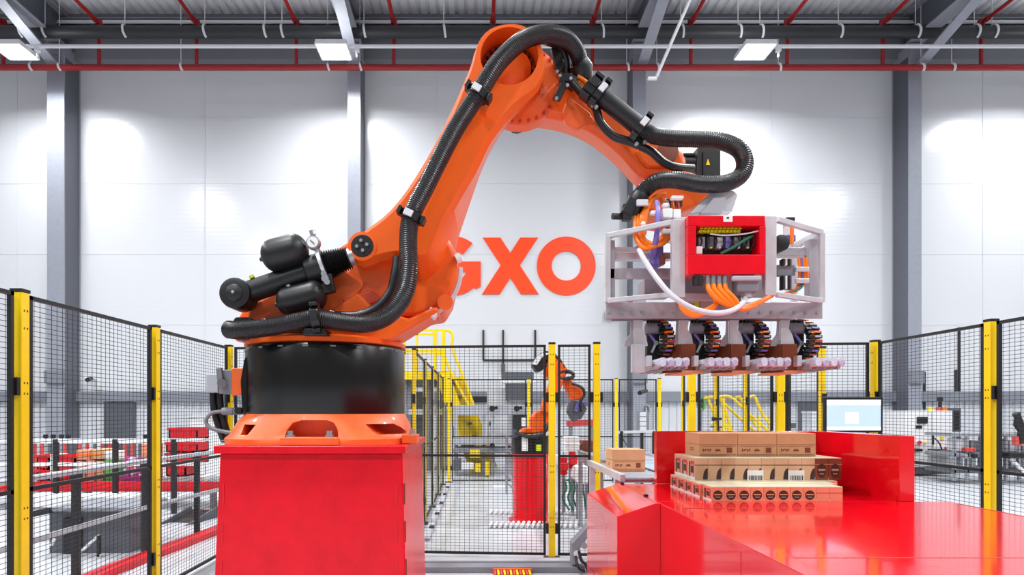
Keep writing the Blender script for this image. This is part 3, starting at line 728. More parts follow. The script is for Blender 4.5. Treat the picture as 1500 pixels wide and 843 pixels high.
H = MB(); hose(H, [P(340,645,3.5), P(346,636,3.5), P(357,638,3.5), P(354,645,3.5)], 0.007, ribbed=False, n=6); H.build('earth_wire', 'lime', rob)
H = MB(); hose(H, [P(325,647,3.42), P(340,646,3.4), P(352,645,3.4)], 0.009, ribbed=False, n=6); H.build('signal_cable', 'black_hose', rob)

# ================================================================== gripper
GY = 3.40
gr = thing('layer_gripper', 'aluminium framed fork gripper with red control box hanging from the robot arm', 'gripper', P(1050, 467, 3.6))
def gbox(name, x0, x1, y0, y1, Ya, Yb, m, bevel=0.004, parent=None):
    a = P(x0, y1, Ya); c = P(x1, y0, Ya)
    return MB().box(a.x, c.x, Ya, Yb, a.z, c.z).build(name, m, parent or gr, bevel=bevel)
def gbar(name, a, Ya, b, Yb, w, m='alu', h=None, parent=None):
    return MB().bar(P(a[0], a[1], Ya), P(b[0], b[1], Yb), w, h).build(name, m, parent or gr, bevel=0.003)
gbox('side_plate', 985, 1004, 321, 436, 3.26, 3.30, 'alu')
gbox('side_plate', 1121, 1138, 316, 433, 3.26, 3.30, 'alu')
gbox('back_plate', 990, 1134, 330, 436, 3.50, 3.52, 'alu_dark')
gbox('top_plate', 990, 1134, 318, 324, 3.30, 3.75, 'alu')
# bottom channel with bolts
ch = gbox('bottom_channel', 888, 1205, 443, 467, 3.44, 3.455, 'alu_dark', 0.003)
a0 = P(888, 443, 3.44); a1 = P(1205, 443, 3.44); zb = P(0, 467, 3.44).z
RYB = 3.74; rxl = a0.x*RYB/3.44+0.03
MB().loft([[(a0.x, 3.455, z), (a1.x, 3.455, z), (a1.x, RYB, z), (rxl, RYB, z)] for z in (a0.z-0.012, a0.z)]).build('channel_web', 'alu_dark', ch)
MB().box(rxl, a1.x, RYB, RYB+0.015, zb+0.03, a0.z).build('rear_channel', 'alu_dark', ch)
for px in (893, 909, 925, 941, 971, 987, 1080, 1097, 1113, 1130, 1146, 1163, 1180, 1197):
    p = P(px, 458, 3.44); MB().cyl(p, p+Vector((0,-0.010,0)), 0.010, 6).build('bolt', 'steel', ch)
# wing frames
for s_, xo, xi, yt, yti in ((-1, 890, 985, 346, 326), (1, 1203, 1138, 341, 322)):
    gbar('frame_bar', (xo, yt), 3.44, (xi, yti), 3.30, 0.028)
    gbar('frame_bar', (xo, yt), 3.44, (xo, 443), 3.44, 0.030)
    gbar('frame_bar', (xo, 441), 3.43, (xi, 432), 3.29, 0.026)
    o_ = P(xo, yt, 3.44); rx_ = rxl if s_ < 0 else o_.x; MB().bar(o_, (rx_, RYB, o_.z), 0.03).build('frame_bar', 'alu', gr)
    q_ = P(xi, yti, 3.44)
    MB().bar((rx_, RYB, o_.z), (q_.x, RYB, o_.z), 0.03).build('frame_bar', 'alu', gr)
    MB().bar((rx_, RYB, o_.z), (rx_, RYB, a0.z), 0.03).build('frame_bar', 'alu', gr)
gbox('cross_plate', 892, 985, 370, 380, 3.50, 3.56, 'alu')
gbox('cross_plate', 891, 985, 393, 409, 3.46, 3.475, 'alu_dark')
gbox('upright_plate', 891, 901, 352, 442, 3.46, 3.52, 'alu_dark')
gbox('cross_plate', 1138, 1200, 362, 375, 3.50, 3.56, 'alu')
gbox('cross_plate', 1138, 1165, 388, 404, 3.44, 3.48, 'grey_mid')
gbox('cross_plate', 1166, 1186, 391, 398, 3.42, 3.44, 'alu')
gbox('cross_plate', 1166, 1186, 408, 415, 3.42, 3.44, 'alu')
gbox('upright_plate', 1186, 1198, 350, 440, 3.47, 3.53, 'grey_light')
gbox('valve_block', 944, 985, 409, 433, 3.55, 3.7, 'alu_dark')
gbox('valve_block', 957, 972, 352, 388, 3.42, 3.5, 'purple')
gbox('valve_block', 968, 975, 373, 387, 3.40, 3.45, 'pack_brown')
gbox('sensor', 1152, 1165, 318, 324, 3.55, 3.62, 'black_plastic')
gbox('sensor', 1154, 1164, 324, 352, 3.56, 3.62, 'white_paint')
gbox('sensor', 1152, 1166, 344, 354, 3.54, 3.60, 'purple')
gbar('orange_lead', (1160,330), 3.53, (1160,358), 3.53, 0.018, 'orange_cable')
MB().lathe([(0.03, 3.36), (0.045, 3.365), (0.045, 3.44)], (P(1143,357,3.38).x, 0, P(1143,357,3.38).z), (0,1,0), 20).build('rotary_knob', 'black_plastic', gr)
for i, (x, c_) in enumerate(((1148,'black_plastic'),(1152,'white_paint'),(1156,'black_plastic'),(1161,'grey_light'))):
    gbox('air_valve', x-1.5, x+1.6, 379, 389, 3.42, 3.46, c_, 0.002); gbox('air_valve', x-1.5, x+1.6, 404, 424, 3.42, 3.46, c_, 0.002)
for k, (x, c_) in enumerate(((1170,'orange_cable'),(1174,'purple'),(1177,'orange_cable'),(1181,'orange_cable'))):
    H = MB(); hose(H, [P(x,378,3.45), P(x+1,395,3.45), P(x,412,3.45), P(x-5-2*k,424,3.44), P(x-22,431,3.43)], 0.008, ribbed=False, n=6); H.build('cable', c_, gr)
H = MB(); hose(H, [P(1178,412,3.44), P(1172,423,3.43), P(1155,430,3.43)], 0.006, ribbed=False, n=6); H.build('cable', 'green_wire', gr)
# red control box with window
rbx = MB(); R0, R1 = 3.215, 3.33
def rect(x0,x1,y0,y1,Y,ya,yb):
    a = P(x0,y1,Y); c = P(x1,y0,Y); rbx.box(a.x, c.x, ya, yb, a.z, c.z)
rect(1008,1121,316,331,R0,R0,R1); rect(1008,1121,373,402,R0,R0,R1); rect(1008,1020,331,373,R0,R0,R1); rect(1113,1121,331,373,R0,R0,R1)
rect(1012,1118,320,400,R1,R1-0.012,R1)
cb = rbx.build('control_box', 'red_gloss', gr, bevel=0.004)
cb.data.materials.clear(); cb.data.materials.append(MATS['red_paint'])
gbox('backing', 1017, 1116, 328, 376, R1-0.02, R1-0.013, 'print_black', 0, cb)
for i in range(11):
    gbox('terminal', 1026+i*5.6, 1030+i*5.6, 333, 336, R0+0.04, R0+0.07, 'lime', 0, cb); gbox('terminal', 1024+i*5.6, 1028.5+i*5.6, 337, 341, R0+0.04, R0+0.07, 'yellow_green', 0, cb)
for i in range(6):
    gbox('relay', 1024+i*13, 1033+i*13, 346+random.random()*3, 364, R0+0.05, R0+0.09, ('grey_mid','grey_dark','grey_light','purple','grey_mid','grey_dark')[i], 0.002, cb)
    gbox('indicator', 1027+i*13.4, 1030+i*13.4, 362, 364, R0+0.045, R0+0.06, 'lime' if i % 2 else 'paper', 0, cb)
gbox('module', 1020, 1029, 361, 372, R0+0.03, R0+0.06, 'paper', 0.002, cb)
H = MB(); hose(H, [P(1056,372,R0+0.05), P(1075,362,R0+0.03), P(1094,350,R0+0.03), P(1103,346,R0+0.05)], 0.008, ribbed=False, n=8); H.build('green_lead', 'green_wire', cb)
H = MB(); hose(H, [P(1040,343,R0+0.03), P(1060,345,R0+0.02), P(1090,343,R0+0.02), P(1114,338,R0+0.02)], 0.004, ribbed=False, n=6); H.build('white_lead', 'white_cable', cb)
H = MB()
for i in range(8):
    x = 1024+i*11; hose(H, [P(x,342,R0+0.06), P(x+4,354,R0+0.035), P(x-2,368,R0+0.05)], 0.0045, ribbed=False, n=5)
H.build('dark_leads', 'black_hose', cb)
gbox('name_tag', 1060, 1073, 315.5, 325, R0-0.004, R0, 'paper', 0, cb); gbox('tag_mark', 1064.5, 1068, 318, 320.5, R0-0.0055, R0-0.004, 'print_black', 0, cb)
# plugs and cables under the box
for i in range(4):
    x = 1036+i*8.5; c = P(x, 404, 3.24)
    MB().cyl(c, c+Vector((0,0,-0.05)), 0.013, 12).build('cable_gland', 'steel', gr)
MB().cyl(P(1022,406,3.24), P(1022,418,3.24), 0.028, 14).build('cable_gland', 'black_plastic', gr)
pl = gbox('grey_plug', 1080, 1112, 405, 428, 3.22, 3.30, 'grey_mid', 0.01)
gbox('plug_lever', 1074, 1116, 404, 411, 3.20, 3.23, 'grey_light', 0.006, pl)
MB().cyl(P(1094,428,3.26), P(1094,437,3.26), 0.026, 14).build('plug_gland', 'grey_light', pl)
gbox('green_marker', 1021, 1024.5, 436, 450, 3.40, 3.44, 'lime', 0)
gbox('terminal_rail', 1000, 1062, 430, 440, 3.36, 3.46, 'grey_light', 0.003)
gbox('solenoid', 1026, 1044, 438, 452, 3.39, 3.44, 'alu_dark', 0.003); gbox('solenoid', 1062, 1086, 432, 446, 3.38, 3.44, 'grey_dark', 0.003)
def cable(pts, r, m, name='cable'):
    H = MB(); hose(H, pts, r, ribbed=False, n=8); return H.build(name, m, gr)
for i in range(4):
    x = 1036+i*8.5
    cable([P(x,416,3.24), P(x+3,426,3.22), P(x+16,440,3.21), P(1075+i*3,450+i*0.8,3.22), P(1100,447+i,3.24), P(1122,438,3.26), P(1131,430+i,3.30)], 0.0125, 'orange_cable')
for i in range(3):
    cable([P(1056-i*6,418,3.26), P(1058-i*5,434,3.25), P(1045,448+i*2,3.24), P(1020,459+i*2,3.24), P(1004,452+i*3,3.26), P(996,440+i*3,3.28), P(994,430,3.34)], 0.011, 'orange_cable')
cable([P(936,366,3.40), P(946,384,3.30), P(962,408,3.22), P(985,434,3.18), P(1015,452,3.17), P(1045,459,3.17), P(1070,456,3.18), P(1086,446,3.22), P(1094,434,3.26)], 0.014, 'white_cable')
# cable bundle at the wrist
MB().tube([P(938,286,3.46), P(934,294,3.46), P(928,304,3.47), P(926,318,3.48)], [0.05, 0.058, 0.052, 0.05], 18).build('hose_end', 'black_plastic', gr)
MB().tube([P(920,318,3.46), P(897,317,3.44)], 0.018, 12).build('handle_pin', 'black_plastic', gr)
MB().cbox(P(922,304,3.44), (0.06,0.06,0.10), Matrix.Rotation(0.5,3,'Y')).cbox(P(918,312,3.44), (0.05,0.05,0.09)).build('clamp_block', 'black_steel', gr, bevel=0.006)
gbox('clamp_tape', 933, 950, 292, 301, 3.39, 3.41, 'white_cable', 0.004)
for i in range(7):
    o_ = i*4.2; r_ = random.Random(i)
    cable([P(930+o_*0.5,308,3.46), P(930+o_*0.35,330,3.42+0.01*(i%3)), P(932+o_*0.5,352,3.40+0.012*(i%4)), P(946+o_*0.8,365-o_*0.25,3.38+0.012*(i%3)), P(962+o_*0.7,357-o_*0.3,3.40), P(972+o_*0.4,346-o_*0.4,3.44)], 0.0115, 'orange_cable')
for i in range(5):
    cable([P(975-i*2,284+i,3.52), P(958-i*2,290+i*2,3.46), P(949-i*2,306+i*2,3.42), P(946-i*2,326,3.41), P(944-i*3,344,3.42)], 0.011, 'orange_cable')
for i in range(4):
    cable([P(968+i*8,292,3.50), P(972+i*7,308,3.44), P(966+i*6,326,3.44), P(972+i*4,345,3.46)], 0.010, ('orange_cable','white_cable','orange_cable','print_red')[i])
cable([P(962,296,3.42), P(964,312,3.38), P(963,335,3.37), P(960,358,3.38), P(957,376,3.42)], 0.015, 'purple')
cable([P(934,362,3.42), P(940,376,3.40), P(952,388,3.40), P(962,392,3.42)], 0.012, 'purple')
for (x0,x1,y0,y1) in ((971,986,305,319),(987,998,306,319),(971,985,335,342),(954,962,308,314),(972,980,297,302),(940,946,324,330),(984,1002,286,291)):
    gbox('cable_tag', x0, x1, y0, y1, 3.38, 3.42, 'paper', 0.006)
gbox('cable_mount', 976, 1000, 291, 303, 3.48, 3.52, 'pack_brown', 0.004)
# four fork units
XU = (0.99, 1.25, 1.535, 1.825)
for i, X in enumerate(XU):
    zt = zb; Yc = 3.62; zc = P(0,497,3.5).z
    u = MB(); u.cbox((X+0.025, Yc-0.045, zc-0.01), (0.075, 0.06, 0.19))
    un = u.build('fork_drive', 'black_plastic', gr, bevel=0.012)
    MB().cyl((X-0.02, Yc-0.075, zc+0.066), (X+0.06, Yc-0.075, zc+0.066), 0.032, 18).build('drive_motor', 'grey_mid', un)
    MB().bar((X-0.005, Yc-0.085, zc+0.035), (X+0.035, Yc-0.085, zc-0.02), 0.014).build('linkage', 'purple', un, bevel=0.003)
    MB().bar((X+0.035, Yc-0.085, zc-0.02), (X+0.01, Yc-0.085, zc-0.075), 0.012).build('linkage', 'grey_light', un, bevel=0.003)
    MB().cyl((X+0.035, Yc-0.075, zc-0.02), (X+0.035, Yc-0.095, zc-0.02), 0.013, 10).build('pivot', 'steel', un)
    # drag chain loop around the drive, open to the rear
    link_pts = []
    for k in range(16):
        a = math.radians(88+k*185/15)
        link_pts.append((Yc+0.125*math.cos(a), zc+0.108*math.sin(a), a))
    for k, (yy, zz, a) in enumerate(link_pts):
        R = Matrix.Rotation(a, 3, 'X')
        xs = X+0.045+0.35*(Yc-yy)
        lk = MB().cbox((xs, yy, zz), (0.078, 0.034, 0.019), R).build('chain_link', 'black_plastic', gr, bevel=0.003)
        MB().cbox((xs+0.012, yy+0.009*math.cos(a), zz+0.009*math.sin(a)), (0.035, 0.026, 0.010), R)\
            .cbox((xs-0.01+0.02*(k%3), yy+0.010*math.cos(a+0.12), zz+0.112*0.01*math.sin(a)), (0.018, 0.016, 0.010), R).build('link_insert', ('orange_cable','grey_light','print_red','purple')[k % 3 if k % 5 else 3], lk)
    H = MB(); H.tube([(X+0.045+0.33*(Yc-y_), y_*0.90+Yc*0.10, z_*0.90+zc*0.10) for (y_, z_, _) in link_pts], 0.020, 8); H.build('drag_cable', 'orange_cable', gr)
    # bracket plate and brown board left of each drive
    bz0, bz1 = P(0,505,3.5).z, zt
    MB().prism([(X-0.105, zt), (X-0.05, zt), (X-0.058, zt-0.05), (X-0.035, zt-0.09), (X-0.025, bz0), (X-0.025, bz0-0.01), (X-0.105, bz0-0.01)], 3.49, 3.50).build('bracket_face', 'alu', gr, bevel=0.002)
    MB().prism([(X-0.118, zt), (X-0.105, zt), (X-0.105, bz0-0.01), (X-0.16, bz0-0.01), (X-0.15, bz0+0.02), (X-0.122, bz0+0.06)], 3.50, 3.51).build('bracket_wing', 'alu_dark', gr, bevel=0.002)
    if i > 0:
        MB().box(X-0.105, X-0.02, 3.47, 3.485, P(0,546,3.48).z, bz0).build('end_board', 'wood_board', gr, bevel=0.002)
        MB().loft([[(X-0.105, 3.475, z), (X-0.105, 3.487, z), (X-0.175, 3.587, z), (X-0.180, 3.575, z)] for z in (P(0,546,3.48).z, bz0)]).build('side_board', 'wood_board', gr, bevel=0.002)
    else:
        MB().box(X-0.112, X-0.045, 3.47, 3.485, P(0,546,3.48).z, bz0).build('end_board', 'alu', gr, bevel=0.002)
        MB().box(X-0.12, X-0.112, 3.47, 3.5, P(0,546,3.48).z, bz0).build('side_board', 'alu', gr, bevel=0.002)
    # fork platform: ribs under, rollers at the tip
    z0_ = P(0,536,3.5).z
    pf = MB().box(X-0.02, X+0.155, 3.40, 3.86, z0_, z0_+0.012).build('fork_plate', 'alu_dark', gr)
    for k in range(5):
        xx = X-0.012+k*0.039
        MB().box(xx, xx+0.014, 3.36, 3.85, z0_-0.028, z0_).build('fork_rib', 'steel' if k % 2 else 'alu_dark', pf)
    for k in range(4):
        xx = X+0.005+k*0.042
        MB().cyl((xx, 3.30, z0_+0.012), (xx, 3.52, z0_+0.012), 0.018, 12).build('tip_roller', 'lavender_roll', pf)
        MB().cyl((xx, 3.298, z0_-0.002), (xx, 3.45, z0_-0.002), 0.017, 10).build('tip_sleeve', 'mauve' if k % 2 else 'lavender_roll', pf)
    if i: MB().box(X-0.10, X+0.02, 3.46, 3.78, z0_-0.042, z0_-0.03).build('wear_strip', 'carton', gr)
    MB().box(X-0.045, X-0.02, 3.42, 3.47, z0_-0.01, z0_+0.05).build('side_block', 'alu', gr, bevel=0.003)

# ================================================================== red table
TZ = 0.95
tb = thing('pallet_table', 'large glossy red steel table with raised back and side walls', 'table', (1.8, 3.2, 0))
TXL, TXR, TY0, TY1 = 1.05, 2.56, 0.9, 4.49
MB().box(TXL, 2.77, TY0, 3.60, TZ-0.03, TZ).build('table_top', 'red_gloss', tb, bevel=0.003)
MB().box(TXL, 2.56, 3.60, TY1, TZ-0.03, TZ).build('table_top', 'red_gloss', tb, bevel=0.003)
MB().box(TXL, TXL+0.075, TY0, 3.36, TZ, TZ+0.004).build('edge_strip', 'red_gloss', tb, bevel=0.001)
MB().box(TXL+0.075, TXL+0.081, TY0, 3.36, TZ, TZ+0.0015).build('seam', 'pack_brown', tb)
MB().box(TXL+0.09, 2.77, 2.217, 2.222, TZ, TZ+0.0008).build('seam', 'pack_brown', tb)
MB().box(2.745, 2.75, TY0, 3.5, TZ, TZ+0.0015).build('seam', 'pack_brown', tb)
MB().box(TXL+0.07, TXL+0.30, 3.355, 3.365, TZ, TZ+0.002).build('seam', 'pack_brown', tb)
for z in (0.0, 0.47):
    MB().box(TXL, TXL+0.03, TY0, 2.45, z, z+0.455 if z else 0.462).build('side_panel', 'red_gloss', tb, bevel=0.002)
    MB().box(TXL, TXL+0.03, 2.456, 3.53, z, z+0.455 if z else 0.462).build('side_panel', 'red_gloss', tb, bevel=0.002)
MB().box(TXL+0.03, 2.74, TY0+0.1, 3.58, 0, TZ-0.03).build('under_frame', 'red_matt', tb)
MB().box(TXL, 2.53, 3.58, TY1-0.05, 0, TZ-0.03).build('under_frame', 'red_matt', tb)
# chamfered wing at the back left
WXL, WXM, ZL = 0.80, 1.02, 0.875
w = MB(); w.prism([(TXL, TZ), (WXM, TZ), (WXL, ZL), (WXL, 0.36), (TXL, 0.36)], 3.53, 4.50); w.build('wing_cover', 'red_gloss', tb, bevel=0.002)
w = MB(); w.prism([(TXL, 0.352), (WXL, 0.352), (WXL, 0), (TXL, 0)], 3.53, 4.50); w.build('wing_base', 'red_gloss', tb, bevel=0.002)
for (px, py, Y) in ((916, 705.5, 4.45), (954, 727, 3.82)):
    p = P(px, py, Y); p.z = TZ+0.001
    MB().box(1.035, 1.06, Y, Y+0.02, TZ, TZ+0.012).build('latch', 'black_plastic', tb)
BZ = 1.335
MB().box(1.305, 2.56, TY1, TY1+0.06, TZ, BZ).build('back_wall', 'red_gloss', tb, bevel=0.003)
MB().box(2.47, 2.56, 3.60, TY1, TZ, BZ).build('side_wall', 'red_gloss', tb, bevel=0.003)
MB().box(2.466, 2.47, 3.62, TY1, TZ, TZ+0.03).build('side_wall_foot', 'red_gloss', tb)

# ================================================================== goods on the table
def carton_mesh(w, dpt, h):
    b = MB(); b.mi = 0; b.box(-w/2, w/2, -dpt/2, dpt/2, 0, h)
    b.mi = 1; t = 0.0012
    b.box(-w/2-t, w/2+t, -dpt/2-t, dpt/2+t, h*0.50, h*0.515)
    b.box(-w/2+0.012, w/2-0.012, -dpt/2-t, -dpt/2, h*0.06, h*0.085); b.box(-w/2+0.012, w/2-0.012, -dpt/2-t, -dpt/2, h*0.43, h*0.445)
    b.box(-w/2-t, w/2+t, -0.003, 0.003, h, h+t)
    b.mi = 2
    b.box(w*0.22, w*0.36, -dpt/2-t, -dpt/2, h*0.15, h*0.37)
    for k in range(5): b.box(-w*0.40+k*0.012, -w*0.40+k*0.012+0.007, -dpt/2-t, -dpt/2, h*0.2+0.004*(k%3), h*0.33-0.003*(k%2))
    b.box(-w*0.08, w*0.06, -dpt/2-t, -dpt/2, h*0.22, h*0.27); b.box(-w*0.06, w*0.04, -dpt/2-t, -dpt/2, h*0.29, h*0.32)
    b.box(-w/2-t, -w/2, -0.04, 0.04, h*0.3, h*0.33); b.box(-w/2-t, -w/2, -0.03, 0.04, h*0.22, h*0.25)
    return b
labs = ('brown carton on top of the stack at the left', 'brown carton on top of the stack in the middle', 'brown carton on top of the stack at the right')
c0 = None
for i in range(3):
    x = 1.478+0.13+i*0.2615
    if c0 is None:
        c0 = carton_mesh(0.258, 0.27, 0.152).build('carton', ['carton', 'carton_edge', 'pack_brown'], None, origin=(0,0,0), smooth=False); o = c0
    else:
        o = c0.copy(); COL.objects.link(o)
    o.location = (x, 4.245, 1.180); tag(o, labs[i], 'carton', 'cartons on the stack')
def pack_mesh(w, dpt, h, kind):
    b = MB(); b.mi = 0; b.box(-w/2+0.001, w/2-0.001, -dpt/2, dpt/2, 0, h-0.004)
    b.mi = 1; b.box(-w/2+0.001, w/2-0.001, -dpt/2, dpt/2, h-0.004, h)
    t = 0.0012; b.mi = 2
    if kind == 'arch':
        pts = [(w/2-0.002, 0.004)]+[(w/2-0.002-0.030*math.sin(math.radians(a)), 0.004+0.072*math.cos(math.radians(a))) for a in range(0, 91, 10)]
        b.prism(pts, -dpt/2-t, -dpt/2)
        b.mi = 3; b.box(-w/2, w/2, -dpt/2-t*0.8, -dpt/2, h*0.66, h*0.69)
    elif kind == 'logo':
        ring = [(0.028*math.cos(math.radians(a)), h*0.42+h*0.33*math.sin(math.radians(a))) for a in range(0, 360, 20)]
        b.prism(ring, -dpt/2-t, -dpt/2)
        b.mi = 3; b.box(-0.022, 0.022, -dpt/2-t*1.8, -dpt/2-t, h*0.42, h*0.50); b.box(-0.014, 0.014, -dpt/2-t*1.8, -dpt/2-t, h*0.26, h*0.30)
        b.box(-w/2, w/2, -dpt/2-t*0.8, -dpt/2, h*0.70, h*0.73)
    else:
        b.mi = 3; b.box(-w/2, w/2, -dpt/2-t*0.8, -dpt/2, h*0.55, h*0.59)
    b.mi = 2
    b.box(-w/2-t+0.001, -w/2+0.001, -dpt*0.3, dpt*0.05, h*0.30, h*0.62); b.box(-w/2-t+0.001, -w/2+0.001, dpt*0.12, dpt*0.3, h*0.1, h*0.8)
    b.mi = 4; b.box(-w/2-t+0.001, -w/2+0.001, -dpt*0.3, dpt*0.05, h*0.68, h*0.84); b.box(-w/2-t+0.001, -w/2+0.001, -dpt*0.42, -dpt*0.34, h*0.15, h*0.85)
    b.mi = 5; b.box(-w/2-t+0.001, -w/2+0.001, -dpt*0.5, dpt*0.5, h*0.0, h*0.13)
    return b
PM = {}
def pack(x, y, z, w, dpt, h, kind, body, label, group):
    key = (w, dpt, h, kind, body)
    m4 = {'arch': 'pack_dark', 'logo': 'paper', 'plain': 'print_red'}[kind]
    if key not in PM:
        o = pack_mesh(w, dpt, h, kind).build('coffee_pack', [body, 'pack_top', 'pack_dark', m4 if kind != 'logo' else 'carton', 'print_red', 'paper'], None, origin=(0,0,0), smooth=False); PM[key] = o
    else:
        o = PM[key].copy(); COL.objects.link(o)
    o.location = (x, y, z); tag(o, label, 'package', group); return o
ORD = ['first', 'second', 'third', 'fourth', 'fifth', 'sixth', 'seventh', 'eighth', 'ninth', 'tenth', 'rightmost']
# lower layer
h1 = 0.085; w1 = 0.0775
lx0 = 1.375+0.0
for i in range(10):
    k = 'logo' if i < 8 else 'plain'
    pack(lx0+w1*(i+0.5)+0.0, 3.69, TZ, w1, 0.14, h1, k, 'pack_pink', ('pink pack with dark oval in the lowest front row, %s from the left' % ORD[i]) if i < 8 else ('plain pink pack at the right end of the lowest front row, %s' % ('inner one' if i == 8 else 'outermost')), 'pink packs in the lowest front row')
w2 = 0.0845
for i in range(11):
    x = 1.36+w2*(i+0.5)+0.0
    for j, yy in enumerate((3.835, 3.98, 4.125, 4.27)):
        if (0 < i < 10 and j > 1) or (i == 10 and j == 0): continue
        pack(x, yy, TZ, w2, 0.135, h1, 'logo', 'pack_pink', 'pink pack mostly hidden under the tan packs', 'bottom packs under the tan packs')
zt2 = TZ+h1+0.001; h2 = 1.178-zt2
for i in range(11):
    x = 1.40+0.0865*(i+0.5)
    kind, body = ('arch', 'pack_tan') if i < 9 else ('logo', 'pack_brown')
    lab = 'tan pack with dark arch print in the middle row, %s from the left' % ORD[i] if i < 9 else 'brown pack with dark oval logo in the middle row, %s' % ('inner one' if i == 9 else 'at the right end')
    pack(x, 4.035, zt2, 0.0865, 0.13, h2, kind, body, lab, 'front row of the middle layer')
    for j, yy in enumerate((4.172, 4.309)):
        if 0 < i < 10 and j == 0 and i not in (3, 7): continue
        if j == 1 or i in (0, 10, 3, 7):
            if i == 0: lab = 'pack with red side print, left of the middle layer, %s' % ('behind the front corner' if j == 0 else 'at the back corner')
            else: lab = 'tan pack of the middle layer under the brown cartons'
            pack(x, yy, zt2, 0.0865, 0.13, h2, 'arch' if i < 9 else 'logo', 'pack_tan' if i < 9 else 'pack_brown', lab, 'hidden packs of the middle layer' if i else 'left side packs')
# barcode stickers
for i, px in enumerate((1106.5, 1166.5)):
    p = P(px, 699, 3.965); st = MB(); st.mi = 0; st.box(p.x-0.052, p.x+0.052, 3.9645, 3.9665, p.z-0.044, p.z+0.042)
    st.mi = 1; xx = p.x-0.042; r_ = random.Random(3+i)
    while xx < p.x+0.040:
        ww = r_.choice((0.002, 0.004, 0.006)); st.box(xx, xx+ww, 3.9635, 3.9645, p.z-0.036, p.z+0.008); xx += ww+r_.choice((0.003, 0.005))
    tag(st.build('barcode_sticker', ['paper', 'print_black'], smooth=False), 'white barcode sticker on the tan packs, %s one' % ('left' if i == 0 else 'right'), 'sticker', 'barcode stickers')

# monitor on a pole behind the side wall
mo = thing('monitor', 'flat monitor with pale blue screen behind the red side wall', 'monitor', (3.05, 5.02, 0))
a_ = P(1208, 634, 5.0); b_ = P(1293, 582, 5.0)
MB().box(a_.x, b_.x, 5.0, 5.035, a_.z, b_.z).build('bezel', 'black_plastic', mo, bevel=0.004)
s_ = MB().box(P(1211,0,5).x, P(1290,0,5).x, 4.9975, 5.001, P(0,631,5).z, P(0,586,5).z).build('screen', 'screen_blue', mo, smooth=False)
MB().box(P(1211,0,5).x, P(1290,0,5).x, 4.9965, 4.9976, P(0,594,5).z, P(0,586,5).z).build('title_bar', 'screen_white', s_, smooth=False)
MB().box(P(1211,0,5).x, P(1290,0,5).x, 4.9965, 4.9976, P(0,631,5).z, P(0,626,5).z).build('task_bar', 'screen_white', s_, smooth=False)
MB().box(P(1238,0,5).x, P(1257,0,5).x, 4.9965, 4.9976, P(0,621,5).z, P(0,604.5,5).z).build('dialog_box', 'screen_white', s_, smooth=False)
MB().cyl((3.05, 5.07, 0.02), (3.05, 5.07, 1.5), 0.025, 12).cbox((3.05, 5.05, 1.45), (0.12, 0.03, 0.12)).build('pole', 'black_steel', mo)
MB().cyl((3.05, 5.07, 0), (3.05, 5.07, 0.02), 0.18, 24).build('foot', 'black_steel', mo)

# ================================================================== conveyor with one carton behind the table
def conveyor(name, label, x0, x1, y0, y1, z, legs, railm='alu', rollm='steel', pitch=0.11, along='y', rw=0.05, rail_h=0.12):
    t = thing(name, label, 'conveyor', ((x0+x1)/2, (y0+y1)/2, 0))
    if along == 'y':
        for x in (x0, x1): MB().box(x-0.02, x+0.02, y0, y1, z-rail_h, z+0.02).build('side_rail', railm, t, bevel=0.003)
        n = int((y1-y0)/pitch)
        for i in range(n):
            y = y0+pitch*(i+0.5); MB().cyl((x0+0.02, y, z-rw/2), (x1-0.02, y, z-rw/2), rw/2, 10).build('roller', rollm, t)
    else:
        for y in (y0, y1): MB().box(x0, x1, y-0.02, y+0.02, z-rail_h, z+0.02).build('side_rail', railm, t, bevel=0.003)
        n = int((x1-x0)/pitch)
        for i in range(n):
            x = x0+pitch*(i+0.5); MB().cyl((x, y0+0.02, z-rw/2), (x, y1-0.02, z-rw/2), rw/2, 10).build('roller', rollm, t)
    for (x, y) in legs:
        MB().box(x-0.025, x+0.025, y-0.025, y+0.025, 0, z-rail_h).box(x-0.05, x+0.05, y-0.05, y+0.05, 0, 0.015).build('leg', railm, t)
    return t
CZ = 0.985
cv = conveyor('roller_conveyor', 'short bright roller conveyor behind the red table carrying one carton', 1.09, 1.95, 4.62, 6.0, CZ, [(1.09, 4.8), (1.95, 4.8), (1.09, 5.85), (1.95, 5.85)], 'alu', 'steel', rail_h=0.035)
MB().box(1.45, 1.92, 4.66, 5.98, CZ+0.003, CZ+0.008).build('belt', 'blue_belt', cv)
conveyor('roller_conveyor', 'roller conveyor leading away through the fence opening', 1.32, 2.05, 6.4, 8.0, CZ-0.03, [(1.32, 6.6), (2.05, 6.6), (1.32, 7.9), (2.05, 7.9)], 'steel', 'steel', 0.14)
MB_ = carton_mesh(0.275, 0.24, 0.175).build('carton', ['carton', 'carton_edge', 'pack_brown'], None, origin=(0,0,0), smooth=False)
MB_.location = (1.252, 5.22, CZ+0.001); tag(MB_, 'single brown carton on the conveyor left of the red back wall', 'carton')
